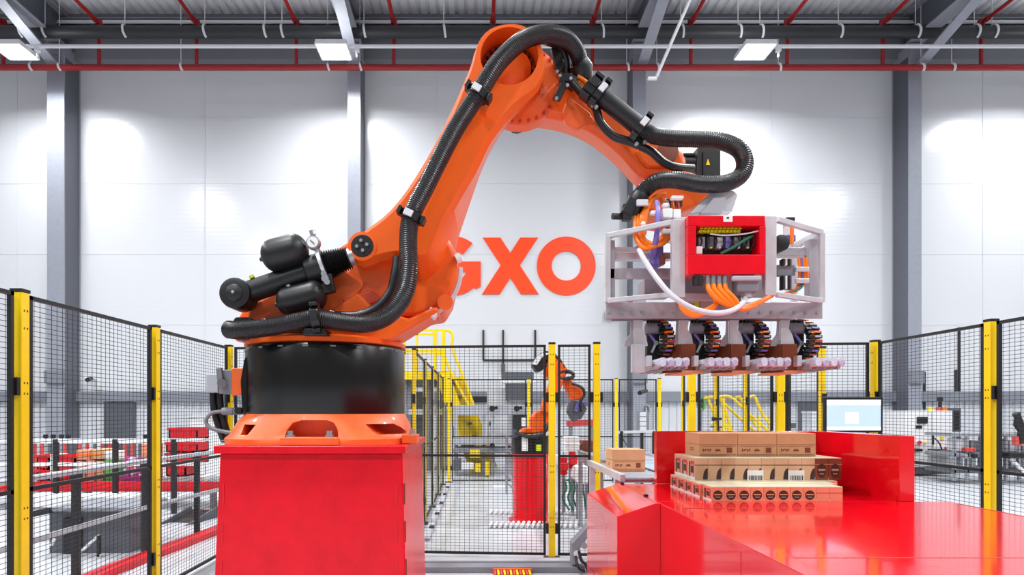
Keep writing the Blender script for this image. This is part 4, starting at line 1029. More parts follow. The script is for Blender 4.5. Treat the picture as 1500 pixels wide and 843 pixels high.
# stack of grey modules on a pole
st = thing('signal_stand', 'grey stack of sensor modules on a dark pole left of the red back wall', 'stand', P(943, 690, 11))
for i in range(4):
    a_ = P(937.5, 610.5+i*7, 11); b_ = P(947, 604.5+i*7, 11); MB().box(a_.x, b_.x, 11, 11.1, a_.z, b_.z).build('module', 'white_cable', st, bevel=0.006)
a_ = P(934, 631, 11.02); b_ = P(951, 603, 11.02); MB().box(a_.x, b_.x, 11.02, 11.14, a_.z-0.02, b_.z).build('housing', 'grey_mid', st)
MB().cyl((P(942,0,11).x, 11.08, 0), P(942,632,11)+Vector((0,0.08,0)), 0.03, 8).build('pole', 'black_steel', st)
H = MB(); hose(H, [P(944,603,11.05), P(945,596,11.05), P(949,597,11.05), P(950,606,11.05)], 0.02, ribbed=False, n=6); H.build('cable', 'grey_dark', st)
gt = thing('guard_rail', 'thin grey guard rail with dark posts left of the red back wall', 'railing', P(930, 660, 10))
MB().bar(P(905,634,10), P(960,632,10), 0.04).build('rail', 'white_cable', gt)
for px in (910, 958): MB().bar(P(px,632,10), (P(px,0,10).x, 10, 0), 0.05).build('post', 'black_steel', gt)
MB().bar(P(910,640,10), P(924,662,10), 0.02).build('brace', 'grey_dark', gt)

# ---- floor beam in front of the back fence
fb = thing('floor_beam', 'low grey steel machine frame on the floor in front of the back fence', 'frame', (0.3, 5.7, 0))
MB().box(-0.62, 0.98, 5.62, 5.86, 0.0, 0.055).build('beam', 'grey_mid', fb, bevel=0.006)
MB().box(-0.62, 0.98, 5.78, 5.9, 0.055, 0.075).build('ledge', 'grey_light', fb, bevel=0.004)
MB().loft([[P(838,828,5.62), P(850,828,5.62), P(850,803,5.62), P(872,775,5.62), P(872,760,5.62), P(838,797,5.62)], [p+Vector((0,0.14,0)) for p in (P(838,828,5.62), P(850,828,5.62), P(850,803,5.62), P(872,775,5.62), P(872,760,5.62), P(838,797,5.62))]]).build('raised_end', 'grey_mid', fb, bevel=0.006)
for (x, y, m_) in ((845, 812, 'white_cable'), (856, 800, 'steel'), (850, 822, 'white_cable'), (860, 828, 'steel')):
    MB().cyl(P(x,y,5.56), P(x,y,5.66), 0.03, 12).build('motor_end', m_, fb)
H = MB(); hose(H, [P(848,808,5.55), P(852,822,5.52), P(858,828,5.5), P(862,840,5.5)], 0.014, ribbed=False, n=8); hose(H, [P(843,815,5.55), P(847,832,5.5), P(857,838,5.5)], 0.012, ribbed=False, n=8); H.build('cable', 'black_hose', fb)
gd = thing('floor_grate', 'small orange and yellow grating at the bottom of the picture', 'grate', P(751, 841, 5.5))
for i in range(12):
    x = P(724+i*4.6, 0, 5.5).x
    MB().box(x, x+0.018, 5.42, 5.6, 0.0, 0.04).build('slat', 'yellow' if i % 2 else 'print_red', gd)
MB().box(P(722,0,5.5).x, P(780,0,5.5).x, 5.58, 5.6, 0.0, 0.05).build('frame', 'orange_cast', gd)

# ---- white rollers and second robot
rm = thing('roller_mat', 'two rows of short white floor rollers around the red drum pedestal', 'rollers', P(780, 765, 8.4))
for row, (py, Y) in enumerate(((757, 8.80), (771, 7.85))):
    for i in range(17):
        x = P(716+i*7.8, 0, Y).x
        MB().cyl((x, Y-0.13, 0.035), (x+0.05, Y+0.13, 0.035), 0.022, 8).build('roller', 'white_paint', rm)
MB().box(P(714,0,7.95).x, P(846,0,7.95).x, 7.78, 8.92, 0.0, 0.012).build('base_plate', 'grey_light', rm)
Y2 = 8.3
dp = thing('drum_pedestal', 'round bright red steel pedestal under the small far robot', 'pedestal', (P(777,0,Y2).x, Y2, 0))
cx = P(777, 0, Y2).x; zt_ = P(0, 664, Y2).z
MB().lathe([(0.30, 0.013), (0.30, 0.03), (0.245, 0.04), (0.24, 0.06), (0.24, zt_-0.03), (0.27, zt_-0.02), (0.27, zt_)], (cx, Y2, 0), (0,0,1), 36).build('drum', 'red_gloss', dp)
r2 = thing('industrial_robot', 'small far orange robot on the round red pedestal behind the fence', 'robot', (cx, Y2, zt_))
MB().lathe([(0.25, zt_), (0.255, zt_+0.02), (0.255, zt_+0.20), (0.28, zt_+0.215), (0.28, zt_+0.235)], (cx, Y2, 0), (0,0,1), 28).build('base_drum', 'black_gloss', r2)
for (x0, x1, y0, y1, m_) in ((764,773,641,661,'paper'), (785,793,652,661,'lime'), (751,757,630,641,'grey_dark')):
    a_ = P(x0, y1, Y2-0.265); b_ = P(x1, y0, Y2-0.265); MB().box(a_.x, b_.x, Y2-0.275, Y2-0.245, a_.z, b_.z).build('label_plate', m_, r2)
MB().prism(poly([(758,636),(764,628),(776,626),(776,612),(784,603),(800,600),(806,606),(808,628),(803,632),(780,636)], Y2), Y2-0.14, Y2+0.14).build('column', 'orange', r2, bevel=0.03)
MB().prism(poly([(790,604),(793,588),(803,560),(806,540),(812,532),(822,532),(826,545),(822,562),(812,590),(806,606)], Y2), Y2-0.22, Y2-0.06).build('link_arm', 'orange', r2, bevel=0.02)
MB().prism(poly([(796,548),(800,528),(812,522),(824,532),(832,543),(828,552),(812,556),(802,556)], Y2), Y2-0.06, Y2+0.12).build('elbow', 'orange', r2, bevel=0.02)
MB().prism(poly([(822,556),(832,552),(842,566),(853,570),(851,585),(836,588),(830,575)], Y2), Y2-0.12, Y2+0.1).build('forearm', 'orange', r2, bevel=0.02)
MB().prism(poly([(778,536),(786,522),(798,516),(808,518),(806,526),(796,530),(800,538),(790,546),(784,546)], Y2), Y2-0.18, Y2+0.1).build('elbow_motor', 'black_plastic', r2, bevel=0.015)
MB().prism(poly([(780,534),(787,522),(797,517),(806,518),(794,524),(786,536)], Y2-0.18), Y2-0.2, Y2-0.16).build('motor_cap', 'white_paint', r2, bevel=0.006)
H = MB(); c_ = P(829, 550, Y2-0.2); H.tube([(c_.x+0.10*math.cos(a*math.pi/12), c_.y, c_.z+0.05*math.sin(a*math.pi/12)) for a in range(25)], 0.026, 8)
hose(H, [P(812,520,Y2-0.2), P(820,528,Y2-0.2), P(827,540,Y2-0.2)], 0.02, ribbed=False, n=8); hose(H, [P(838,562,Y2-0.2), P(852,568,Y2-0.2), P(856,578,Y2-0.2), P(850,590,Y2-0.2), P(851,604,Y2-0.2)], 0.02, ribbed=False, n=8); H.build('hose', 'black_hose', r2)
H = MB(); hose(H, [P(756,634,Y2-0.3), P(775,640,Y2-0.3), P(795,636,Y2-0.3), P(804,620,Y2-0.28)], 0.025, ribbed=False, n=8); H.build('hose', 'black_hose', r2)
MB().prism(poly([(834,588),(852,588),(858,600),(850,614),(838,618),(830,604)], Y2), Y2-0.1, Y2+0.08).build('gripper_head', 'grey_dark', r2, bevel=0.01)
MB().cbox(P(846,596,Y2-0.14), (0.05,0.05,0.14), Matrix.Rotation(0.4,3,'Y')).cbox(P(858,592,Y2-0.1), (0.05,0.05,0.05)).build('gripper_finger', 'purple', r2, bevel=0.004)
MB().cyl(P(767,625,Y2-0.25), P(767,612,Y2-0.25), 0.03, 12).build('grease_bottle', 'white_paint', r2)

# ---- cluttered conveyor beside the second robot
lg = thing('pallet_line', 'long red beam on dark legs right of the small far robot', 'conveyor', P(850, 700, 9.6))
MB().bar(P(830,621,9.6), P(876,619,9.6), 0.09).build('beam', 'print_red', lg)
for px in (836, 868): MB().bar(P(px,622,9.6), (P(px,0,9.6).x, 9.6, 0), 0.05).build('leg', 'grey_mid', lg)
for i, (x, y, m_, lab) in enumerate(((838, 650, 'paper', 'white box with pink print on the far pallet line'), (863, 655, 'pack_brown', 'brown box on the far pallet line'))):
    p = P(x, y, 9.3); q = tag(MB().box(p.x-0.12, p.x+0.10, 9.2, 9.45, p.z-0.13, p.z+0.10).box(p.x-0.13, p.x+0.11, 9.19, 9.46, p.z-0.02, p.z+0.0).build('goods_box', m_, bevel=0.006), lab, 'box')
sh = conveyor('roller_conveyor', 'pale far roller conveyor right of the red drum pedestal', P(820,0,9.0).x, P(868,0,9.0).x, 9.05, 9.5, 0.80, [(1.22, 9.1), (1.66, 9.1), (1.22, 9.45), (1.66, 9.45)], 'white_cable', 'steel', 0.16)
for i, (x, y) in enumerate(((827, 684), (840, 675))):
    p = P(x, y, 8.6); t = thing('red_motor', 'red drive motor under the far conveyor, %s one' % ('left' if i == 0 else 'right'), 'motor', p, 'red drive motors')
    MB().cyl(p+Vector((0,0.1,-0.12)), p+Vector((0,0.1,0.12)), 0.05, 14).build('housing', 'red_matt', t)
    MB().cbox(p+Vector((0,0.0,0)), (0.10,0.06,0.10)).build('terminal_box', 'red_matt', t, bevel=0.008)
    for k in range(5): MB().cyl(p+Vector((0,0.1,-0.1+k*0.045)), p+Vector((0,0.1,-0.09+k*0.045)), 0.058, 14).build('fin', 'red_matt', t)
    MB().cbox((p.x, p.y+0.1, (p.z-0.12)/2), (0.05,0.05,p.z-0.12)).build('stand', 'steel', t)
p = P(850, 692, 8.4); t = thing('white_gearbox', 'white gearbox housing beside the red drive motors', 'machine', (p.x, p.y, 0))
MB().prism(poly([(838,700),(842,684),(858,682),(864,692),(860,708),(846,710)], 8.4), 8.3, 8.6).build('housing', 'white_paint', t, bevel=0.02)
for px in (846, 860): MB().bar((P(px,0,8.45).x, 8.45, P(0,706,8.45).z), (P(px,0,8.45).x, 8.45, 0), 0.04).build('leg', 'grey_mid', t)
H = MB()
for i in range(6): hose(H, [P(826+i*7,702,8.5), P(830+i*6,716,8.45), P(824+i*8,730,8.45), P(834+i*6,748,8.5)], 0.014, ribbed=False, n=6)
H.build('cables', 'green_wire', t)

# ---- yellow stairs left of centre
def stairs(label, top, foot, Y, width, rail_top, rails, sh=0.45, dx=0.0):
    t = thing('access_stairs', label, 'stairs', P(foot[0], foot[1], Y))
    for yy in (Y, Y+width):
        a_, b_ = P(top[0], top[1], Y), P(foot[0], foot[1], Y); a_.y = yy; b_.y = yy
        if yy > Y: a_.x += dx; b_.x += dx
        MB().bar(a_, b_, 0.06, sh).build('stringer', 'yellow', t)
    n = 7
    for i in range(n):
        p = P(top[0], top[1], Y).lerp(P(foot[0], foot[1], Y), (i+0.5)/n); MB().cbox((p.x+dx/2, Y+width/2, p.z), (0.24, width, 0.04)).build('tread', 'grey_dark', t)
    for seg in rails:
        for yy in ((Y, Y+width) if not dx else (Y,)):
            pts = [P(x, y, Y) for (x, y) in seg]
            for q in pts:
                q.y = yy
                if yy > Y: q.x += dx
            MB().tube(spline(pts, 4) if len(pts) > 2 else pts, 0.035, 8).build('handrail', 'yellow', t)
    return t
ys = stairs('yellow access stairs behind the fence right of the robot base', (648, 550), (700, 692), 15.0, 0.9, 484, [[(652,484),(660,486),(663,495),(663,512),(680,556),(698,606)], [(650,500),(652,524),(666,556),(690,600)]], 0.34, 0.34)
MB().box(P(585,0,15.0).x, P(664,0,15.0).x, 15.0, 16.1, P(0,556,15.0).z, P(0,544,15.0).z).build('platform', 'yellow', ys)
for px, w_ in ((593,0.05), (611,0.05), (637,0.09), (650,0.09)):
    MB().bar(P(px,545,15.02), P(px,484,15.02), w_).build('rail_post', 'yellow', ys)
for y_ in (484, 490, 514, 518):
    MB().bar(P(585,y_,15.02), P(651 if y_ != 490 else 640,y_,15.02), 0.05).build('handrail', 'yellow', ys)
MB().box(P(637,0,15.0).x, P(651,0,15.0).x, 14.98, 15.06, P(0,521,15.0).z, P(0,512,15.0).z).build('gate_plate', 'yellow', ys)
for px in (592, 625, 655):
    MB().bar(P(px,556,15.4), (P(px,0,15.4).x, 15.4, 0), 0.14).build('support_leg', 'grey_mid', ys)
ys2 = stairs('pale yellow handrail stairs seen under the gripper', (1062, 622), (1125, 690), 14.5, 0.8, 584, [[(1050,582),(1070,582),(1090,600),(1134,640)], [(1056,584),(1064,606),(1072,632)], [(1098,582),(1106,582),(1114,602),(1130,626)]], 0.10)
for px in (1050, 1060, 1112, 1128): MB().bar(P(px,584 if px < 1100 else 610,14.5), P(px,694.5,14.5), 0.05).build('rail_post', 'yellow', ys2)

# ---- grey machinery behind the stairs
mc = thing('packing_machine', 'long grey packing line frame with dark openings behind the fence', 'machine', P(720, 670, 14.4))
def mbx(x0,x1,y0,y1,Y,d_,m_,name='panel',par=None,bevel=0.006):
    a_ = P(x0,y1,Y); b_ = P(x1,y0,Y); return MB().box(a_.x,b_.x,Y,Y+d_,max(0,a_.z),b_.z).build(name, m_, par, bevel=bevel)
mbx(664,800,594,609,14.4,0.8,'grey_light','beam',mc); mbx(664,760,642,652,14.2,0.8,'grey_light','beam',mc); mbx(664,760,657,664,14.1,0.8,'grey_mid','beam',mc)
for px in (668, 709, 722, 748, 790): mbx(px-3,px+3,609,700,14.4,0.12,'grey_light','upright',mc)
mbx(714,746,570,640,16.2,0.5,'white_cable','cabinet',mc); mbx(717,719,618,624,16.15,0.05,'black_plastic','handle',mc)
mbx(735,782,545,557,16.0,0.3,'grey_dark','display',mc); mbx(741,778,562,586,16.0,0.3,'grey_dark','display',mc); mbx(683,713,581,590,18.2,0.3,'black_steel','display',mc)
mbx(735,785,557,562,15.98,0.36,'white_paint','hood',mc)
mbx(664,700,610,645,18.2,0.3,'grey_dark','door_panel',mc); mbx(752,772,608,640,14.3,0.5,'black_steel','motor_housing',mc)
mbx(676,694,679,688,13.9,0.4,'white_paint','drive_cover',mc); mbx(664,675,674,690,13.9,0.4,'grey_dark','drive_cover',mc)
mbx(696,704,680,692,13.8,0.2,'yellow','guard',mc); mbx(711,717,678,697,13.8,0.2,'yellow','guard',mc); mbx(688,703,660,671,13.9,0.3,'yellow','guard',mc)
for px in (721, 757): 
    MB().cyl(P(px,599,14.3), P(px,599,14.2), 0.07, 12).cyl(P(px+6,598,14.3), P(px+6,598,14.25), 0.04, 10).build('knob', 'black_plastic', mc)
    MB().cyl(P(px,653,14.1), P(px,653,14.0), 0.06, 12).build('knob', 'black_plastic', mc)
mc2 = thing('packing_machine', 'grey machine under the yellow platform left of the stairs', 'machine', P(610, 670, 16))
mbx(585,660,558,566,15.6,1.0,'grey_mid','beam',mc2); mbx(588,602,566,690,15.8,0.6,'grey_light','cabinet',mc2); mbx(606,622,575,690,15.8,0.6,'grey_dark','cabinet',mc2)
mbx(626,634,566,700,15.6,0.2,'grey_light','upright',mc2); mbx(640,656,566,690,15.8,0.6,'grey_mid','cabinet',mc2); mbx(588,660,600,608,15.55,0.2,'white_paint','rail',mc2)
kb = thing('floor_kerb', 'white bolted kerb along the foot of the receding fence', 'kerb', (-0.55, 9.5, 0))
MB().box(-0.64, -0.55, 7.0, 12.2, 0, 0.04).build('kerb', 'grey_light', kb, bevel=0.01)
for y in (7.6, 8.6, 9.6, 10.6, 11.6): MB().cbox((-0.57, y, 0.05), (0.06, 0.10, 0.02)).build('clamp', 'black_steel', kb)
tag(MB().box(P(722,0,12).x, P(745,0,12).x, 11.9, 12.1, 0, 0.02).build('floor_marking_plate', 'white_paint', bevel=0.004), 'white floor plate left of the red drum pedestal', 'plate')
# lattice machine column left of the drum pedestal
lt = thing('lattice_mast', 'pale lattice mast just left of the red drum pedestal', 'mast', P(747, 715, 11))
for px in (742, 752): MB().bar((P(px,0,11).x, 11, 0), P(px,640,11), 0.04).build('upright', 'steel', lt)
for i in range(7): MB().bar(P(742, 648+i*10, 11), P(752, 656+i*10, 11), 0.03).build('lacing', 'steel', lt)

# ================================================================== left side beyond the fence
gl = thing('guard_railing', 'railing with black posts and grey tubes outside the left fence', 'railing', (-3.4, 6.3, 0))
GP = [(-3.40, 3.2), (-3.40, 5.2), (-3.40, 6.28), (-3.31, 7.24), (-3.2, 8.3)]
for (x, y) in GP: MB().box(x-0.028, x+0.028, y-0.028, y+0.028, 0, 1.0).box(x-0.035, x+0.035, y-0.04, y+0.04, 0.9, 0.96).build('post', 'black_steel', gl, bevel=0.004)
MB().tube([(x+0.03, y, 0.975) for (x, y) in GP], 0.024, 10).build('tube', 'grey_light', gl)
MB().tube([(x+0.03, y, 0.50) for (x, y) in GP], 0.024, 10).build('tube', 'grey_light', gl)
tag(MB().loft([[(-3.42, 3.2, 0), (-3.26, 3.2, 0), (-3.26, 3.2, 0.07), (-3.42, 3.2, 0.07)], [(-3.42, 5.6, 0), (-3.26, 5.6, 0), (-3.26, 5.6, 0.07), (-3.42, 5.6, 0.07)], [(-3.16, 8.6, 0), (-3.0, 8.6, 0), (-3.0, 8.6, 0.07), (-3.16, 8.6, 0.07)]]).build('floor_kerb', 'red_matt', bevel=0.006), 'red kerb on the floor outside the left fence', 'kerb')
ch_ = thing('steel_chute', 'dark grey steel chute box below the railing behind the left fence', 'machine', P(130, 830, 6.3))
mbx(72,190,748,850,6.4,0.5,'grey_dark','body',ch_); mbx(92,118,760,850,6.36,0.05,'black_steel','opening',ch_); mbx(70,195,744,750,6.3,0.7,'grey_mid','lid',ch_)
MB().bar(P(37,756,6.3), P(75,748,6.3), 0.06).build('arm', 'black_steel', ch_)
for (a_, b_) in (((75,800),(80,790)), ((100,825),(145,785)), ((118,830),(150,812)), ((145,785),(145,838))):
    MB().bar(P(*a_,6.25), P(*b_,6.25), 0.025).build('guide_rod', 'white_cable' if a_[0] < 145 else 'black_steel', ch_)
wt = thing('white_guard', 'white guard panels beside the dark chute', 'panel', P(60, 800, 7))
mbx(30,72,752,850,7.0,0.05,'white_paint','panel',wt); mbx(30,190,728,744,7.6,0.3,'white_paint','panel',wt); mbx(190,200,730,820,7.6,0.1,'grey_light','upright',wt); mbx(176,180,735,800,7.5,0.08,'grey_mid','upright',wt)
bc_ = thing('belt_conveyor', 'dark sloping belt conveyor outside the left fence', 'conveyor', P(270, 780, 7.6))
a_, b_ = P(185, 822, 7.2), P(300, 752, 8.6)
MB().bar(a_, b_, 0.35, 0.10).build('belt', 'black_steel', bc_)
for s_ in (-1, 1): MB().bar(a_+Vector((0.19*s_, 0, 0.02)), b_+Vector((0.19*s_, 0, 0.02)), 0.03, 0.16).build('side_rail', 'grey_dark', bc_)
for t_ in (0.15, 0.85):
    p = a_.lerp(b_, t_); MB().bar(p, (p.x, p.y, 0), 0.06).build('leg', 'black_steel', bc_)
for i, (x, y0, y1) in enumerate(((266, 640, 790), (306, 680, 760))):
    pass
# long red conveyor with goods
YG = 9.2
rl = thing('goods_conveyor', 'long red sided conveyor carrying totes and goods at the left', 'conveyor', P(180, 720, YG))
zc_ = P(0, 706, YG).z
mbx(-60,385,706,721,YG,0.04,'red_matt','side_panel',rl); MB().box(P(-60,0,YG).x, P(385,0,YG).x, YG+0.04, YG+0.9, zc_-0.09, zc_-0.016).build('bed', 'grey_mid', rl)
for px in (20, 110, 200, 300, 370): MB().bar((P(px,0,YG).x, YG+0.3, 0), (P(px,0,YG).x, YG+0.3, zc_-0.08), 0.08).build('leg', 'grey_light', rl)
rr = thing('goods_railing', 'white double rail with black posts in front of the totes at the left', 'railing', P(130, 700, 8.9))
for y_ in (646, 681): MB().bar(P(-40,y_,8.9), P(300,y_-1,8.9), 0.05).build('rail', 'white_paint', rr)
for px in (82, 169, 255): MB().bar(P(px,644,8.88), (P(px,0,8.88).x, 8.88, 0), 0.06).build('post', 'black_steel', rr)
def tote(x0, x1, y0, y1, Y, label, m_='red_matt', d_=0.4, cat='tote', name='tote', group='red totes on the left'):
    t = thing(name, label, cat, P((x0+x1)/2, y1, Y), group)
    a_ = P(x0,y1,Y); b_ = P(x1,y0,Y); w_ = 0.02
    s = MB(); s.box(a_.x, b_.x, Y, Y+d_, a_.z, a_.z+0.02); s.box(a_.x, b_.x, Y, Y+w_, a_.z, b_.z); s.box(a_.x, b_.x, Y+d_-w_, Y+d_, a_.z, b_.z); s.box(a_.x, a_.x+w_, Y, Y+d_, a_.z, b_.z); s.box(b_.x-w_, b_.x, Y, Y+d_, a_.z, b_.z)
    s.build('shell', m_, t)
    MB().box(a_.x-0.015, b_.x+0.015, Y-0.015, Y, b_.z-0.04, b_.z).build('rim', m_, t)
    for k in range(3):
        x = a_.x+(b_.x-a_.x)*(k+1)/4; MB().box(x-0.008, x+0.008, Y-0.012, Y, a_.z, b_.z-0.04).build('rib', m_, t)
    return t
tote(54,72,667,688,YG+0.1,'red tote at the far left, upper one'); tote(54,72,689,706,YG+0.1,'red tote at the far left, lower one')
tote(84,110,667,684,YG+0.1,'red tote left of the orange cartons, upper one'); tote(84,110,685,706,YG+0.1,'red tote left of the orange cartons, lower one')
tag(MB().box(P(73,0,YG+0.1).x, P(81,0,YG+0.1).x, YG+0.1, YG+0.4, zc_, P(0,667,YG).z).build('goods_box', 'paper', bevel=0.006), 'narrow white box between the red totes at the far left', 'box')
for i, (x0, x1, y0, y1) in enumerate(((112,124,676,706),(126,138,674,706),(140,151,676,706),(112,131,660,674),(133,152,659,673))):
    a_ = P(x0,y1,YG+0.1); b_ = P(x1,y0,YG+0.1); q = thing('goods_box', ('orange carton in the lower row of the pile, left one', 'orange carton in the lower row of the pile, middle one', 'orange carton in the lower row of the pile, right one', 'orange carton on top of the pile, left one', 'orange carton on top of the pile, right one')[i], 'carton', ((a_.x+b_.x)/2, YG+0.3, a_.z), 'orange cartons on the left conveyor')
    MB().box(a_.x, b_.x, YG+0.1, YG+0.45, a_.z, b_.z).build('body', 'pack_pink' if i % 2 else 'carton', q, bevel=0.006); MB().box(a_.x-0.002, b_.x+0.002, YG+0.097, YG+0.1, (a_.z+b_.z)/2-0.012, (a_.z+b_.z)/2+0.012).build('tape', 'orange_cable', q)
q = thing('goods_box', 'green box with white lid between orange cartons and purple bundle', 'box', P(160, 706, YG+0.1))
mbx(153,171,674,706,YG+0.1,0.3,'green','body',q); mbx(153,166,662,673.5,YG+0.1,0.3,'paper','lid',q)
r_ = random.Random(5)
q = thing('flower_bundle', 'purple and white flower like bundle behind the left fence', 'bundle', P(190, 706, YG+0.1))
for i in range(26):
    p = P(179+r_.random()*22, 670+r_.random()*30, YG+0.1); MB().sphere((p.x, YG+0.12+r_.random()*0.25, p.z), 0.035+0.02*r_.random(), 8).build('bloom', 'magenta' if i % 3 else 'lavender_roll', q)
mbx(174,206,698,706,YG+0.1,0.3,'magenta','wrap',q)
for i, (y0, y1) in enumerate(((651,668),(669,688),(689,706))):
    a_ = P(208,y1,YG+0.1); b_ = P(224,y0,YG+0.1); tag(MB().box(a_.x,b_.x,YG+0.1,YG+0.4,a_.z,b_.z).box(a_.x-0.004,b_.x+0.004,YG+0.095,YG+0.1,b_.z-0.04,b_.z-0.02).build('goods_box', ('pack_pink','carton','pack_pink')[i], bevel=0.006), 'orange box in the pile beside the yellow post, %s one' % ('top','middle','bottom')[i], 'box', 'orange boxes beside the post')
k = 0
for (x0,x1,y0,y1,l) in ((247,289,627,644,'topmost'),(243,289,648,663,'second'),(243,289,664,680,'third'),(243,272,681,698,'lowest')):
    tote(x0,x1,y0,y1,YG+0.1,'red crate in the tall stack left of the pedestal, %s one' % l, group='red crate stack')
mbx(238,300,699,706,YG+0.1,0.4,'white_paint','stack_pallet',None); bpy.data.objects['stack_pallet']['label'] = 'white pallet under the tall stack of red crates'; bpy.data.objects['stack_pallet']['category'] = 'pallet'
wc2 = thing('white_cabinet', 'white cabinet behind the red crates left of the robot base', 'cabinet', P(300, 690, 12))
mbx(278,330,612,720,12,0.6,'white_paint','body',wc2); mbx(276,332,608,612,11.98,0.64,'white_cable','top',wc2); mbx(300,301,616,712,11.99,0.01,'grey_mid','door_gap',wc2)
rk = thing('tote_rack', 'far rack with red and grey uprights behind the totes', 'rack', P(100, 700, 13))
for i in range(16):
    px = 40+i*11; MB().bar((P(px,0,13).x, 13, 0), P(px,648,13), 0.05).build('upright', 'print_red' if i % 3 else 'grey_dark', rk)
MB().bar(P(38,648,13), P(210,648,13), 0.06).build('beam', 'white_paint', rk); MB().bar(P(38,690,13), P(210,690,13), 0.06).build('beam', 'print_red', rk)
for i, px in enumerate((67, 78, 90, 100, 213)): 
    t = thing('signal_lamp', 'small dark signal lamp on the far rack, %s from the left' % ORD[i], 'lamp', P(px, 648, 13.0), 'signal lamps on the far rack')
    MB().cyl(P(px,648,13.0), P(px,642,13.0), 0.03, 8).build('pole', 'black_steel', t); MB().cyl(P(px,642,13.0), P(px,637,13.0), 0.05, 10).build('head', 'black_plastic', t)

# ================================================================== right side beyond the fence
wcb = thing('control_cabinet', 'large white control cabinet with black display beyond the right fence', 'cabinet', P(1365, 694, 14))
mbx(1326,1395,602,685,14,0.8,'white_paint','body',wcb); mbx(1327,1394,685,695,14.03,0.75,'grey_dark','plinth',wcb)
mbx(1344,1359,611,621,13.97,0.05,'black_plastic','display',wcb); mbx(1342,1351,624,628,13.98,0.03,'black_plastic','panel_meter',wcb)
mbx(1366.5,1368.5,636,652,13.96,0.05,'black_plastic','handle',wcb); mbx(1365,1365.5,604,684,13.99,0.02,'grey_mid','door_gap',wcb); mbx(1378,1383,640,645,13.98,0.03,'yellow','warning_label',wcb)
MB().cyl(P(1347,649,14), P(1347,649,13.9), 0.045, 12).build('stop_button', 'red_matt', wcb); MB().cyl(P(1356,649,14), P(1356,649,13.95), 0.025, 10).build('push_button', 'yellow', wcb)
for x, m_ in ((1363,'yellow'),(1375,'print_red'),(1383,'orange_cable')): MB().cyl(P(x,602,14.3), P(x,597,14.3), 0.06, 10).build('beacon', m_, wcb)
MB().cyl(P(1377,600,14.3), P(1377,584,14.3), 0.04, 10).cyl(P(1377,588,14.3), P(1377,582,14.3), 0.06, 10).build('signal_tower', 'black_steel', wcb)
mbx(1343,1352,658,662,13.85,0.2,'black_plastic','shelf',wcb); mbx(1373,1408,659,666,13.7,0.3,'black_plastic','keyboard_shelf',wcb); mbx(1393,1404,656,660,13.72,0.2,'print_red','notepad',wcb)
H = MB(); hose(H, [P(1369,642,13.9), P(1376,650,13.8), P(1380,660,13.8)], 0.015, ribbed=False, n=6); H.build('cable', 'black_hose', wcb)
ps = thing('dark_post_box', 'dark grey panel post right of the white control cabinet', 'panel', P(1401, 690, 15))
mbx(1396,1408,598,690,15,0.25,'grey_dark','body',ps); mbx(1398,1406,602,630,14.98,0.03,'black_plastic','door',ps)
mr = thing('silver_machine', 'long silver machine frame beyond the right fence', 'machine', P(1450, 700, 12.5))
mbx(1396,1580,635,640,12.5,0.8,'steel','top_rail',mr); mbx(1396,1580,664,670,12.5,0.8,'grey_mid','mid_rail',mr); mbx(1396,1580,688,694,12.5,0.8,'grey_dark','base_rail',mr)
for i in range(9):
    px = 1398+i*19; mbx(px,px+3,640,705,12.5,0.06,'steel','upright',mr)
for i in range(8):
    px = 1403+i*19; mbx(px,px+12,643+3*(i%3),661,12.6,0.3,('white_cable','grey_mid','grey_light','steel')[i%4],'module',mr); mbx(px+2,px+8,672,684,12.55,0.2,('grey_mid','steel','white_cable')[i%3],'drive',mr)
mbx(1417,1430,657,662,12.45,0.3,'print_red','tray',mr); mbx(1478,1505,664,672,12.2,0.3,'black_plastic','tray',mr)
for i in range(6):
    p = P(1410+i*15, 668, 12.45); MB().cyl(p, p+Vector((0,-0.08,0)), 0.05, 10).build('hand_wheel', 'black_steel' if i % 2 else 'steel', mr)
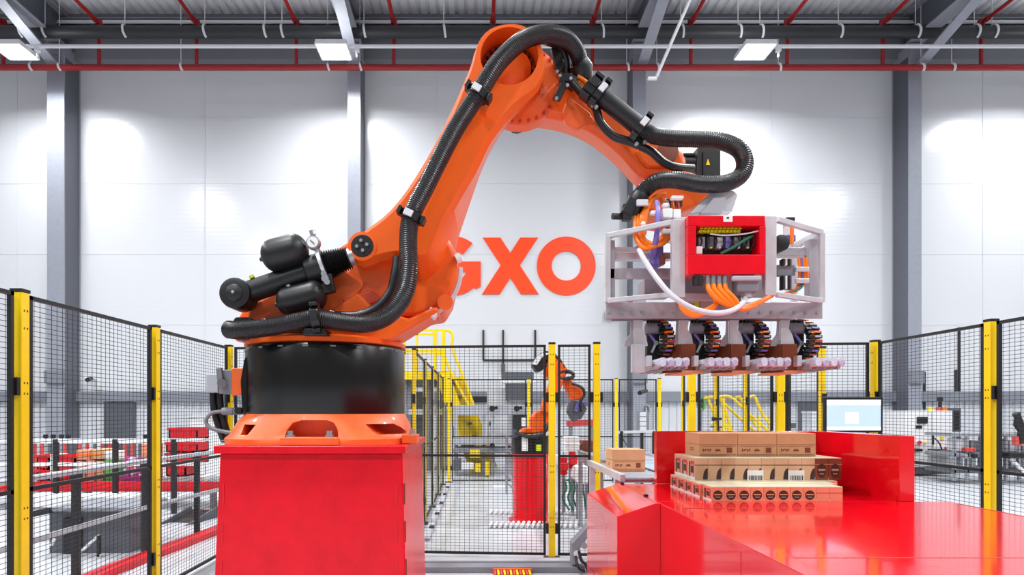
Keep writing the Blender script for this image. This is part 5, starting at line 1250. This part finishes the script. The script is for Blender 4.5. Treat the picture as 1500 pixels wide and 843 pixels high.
MB().bar(P(1480,672,12.3), P(1510,702,12.3), 0.05).build('brace', 'white_paint', mr)
sr = thing('small_arm', 'small black and pink robot arm at the right edge', 'robot', P(1497, 664, 12.3))
MB().tube([P(1488,606,12.2), P(1491,612,12.2), P(1492,622,12.2), P(1496,632,12.2), P(1497,650,12.2)], [0.07,0.06,0.09,0.06,0.10], 12).build('arm', 'black_plastic', sr)
MB().tube([P(1487,640,12.2), P(1488,652,12.2)], 0.06, 12).build('motor', 'print_red', sr); MB().tube([P(1500,640,12.2), P(1499,654,12.2)], 0.1, 12).build('cover', 'pack_pink', sr)
MB().bar(P(1494,620,12.2), P(1503,622,12.2), 0.04).build('link', 'black_steel', sr)
lb = thing('grey_locker', 'light grey locker in front of the dark door at the right', 'cabinet', P(1198, 680, 17))
mbx(1189,1203,606,690,17,0.5,'white_cable','body',lb); mbx(1188,1204,603,606,16.98,0.54,'white_paint','top',lb); mbx(1161,1166,620,628,17,0.1,'grey_dark','switch',lb)
jb = thing('wall_box', 'small grey junction box right of the orange letters on the wall', 'box', P(891, 465, 19.9))
mbx(887,899,456,467,19.8,0.15,'grey_light','body',jb); mbx(889,897,459,461,19.78,0.02,'grey_mid','label_strip',jb)
for i,(px,lab) in enumerate(((1050,'dark hook clamp on the fence post under the gripper'),)):
    tag(MB().cbox(P(px,614,9.4), (0.14,0.05,0.04)).cbox(P(px-5,614,9.36), (0.04,0.05,0.06)).build('hook_clamp', 'black_steel', bevel=0.004), lab, 'clamp')
gw_ = 0
gw = thing('hose_reel', 'green coiled hose hanging behind the fence under the gripper', 'reel', P(1028, 592, 11))
for k in range(3):
    c_ = P(1028, 592, 11); MB().tube([(c_.x+0.05*math.cos(a*math.pi/10), 11+0.03*k, c_.z+(0.11-0.012*k)*math.sin(a*math.pi/10)) for a in range(21)], 0.02, 6).build('coil', 'green', gw)

MB().bar((P(1028,0,11).x, 11.09, 0), (P(1028,0,11).x, 11.09, P(0,585,11).z), 0.05).build('stand', 'grey_mid', gw)
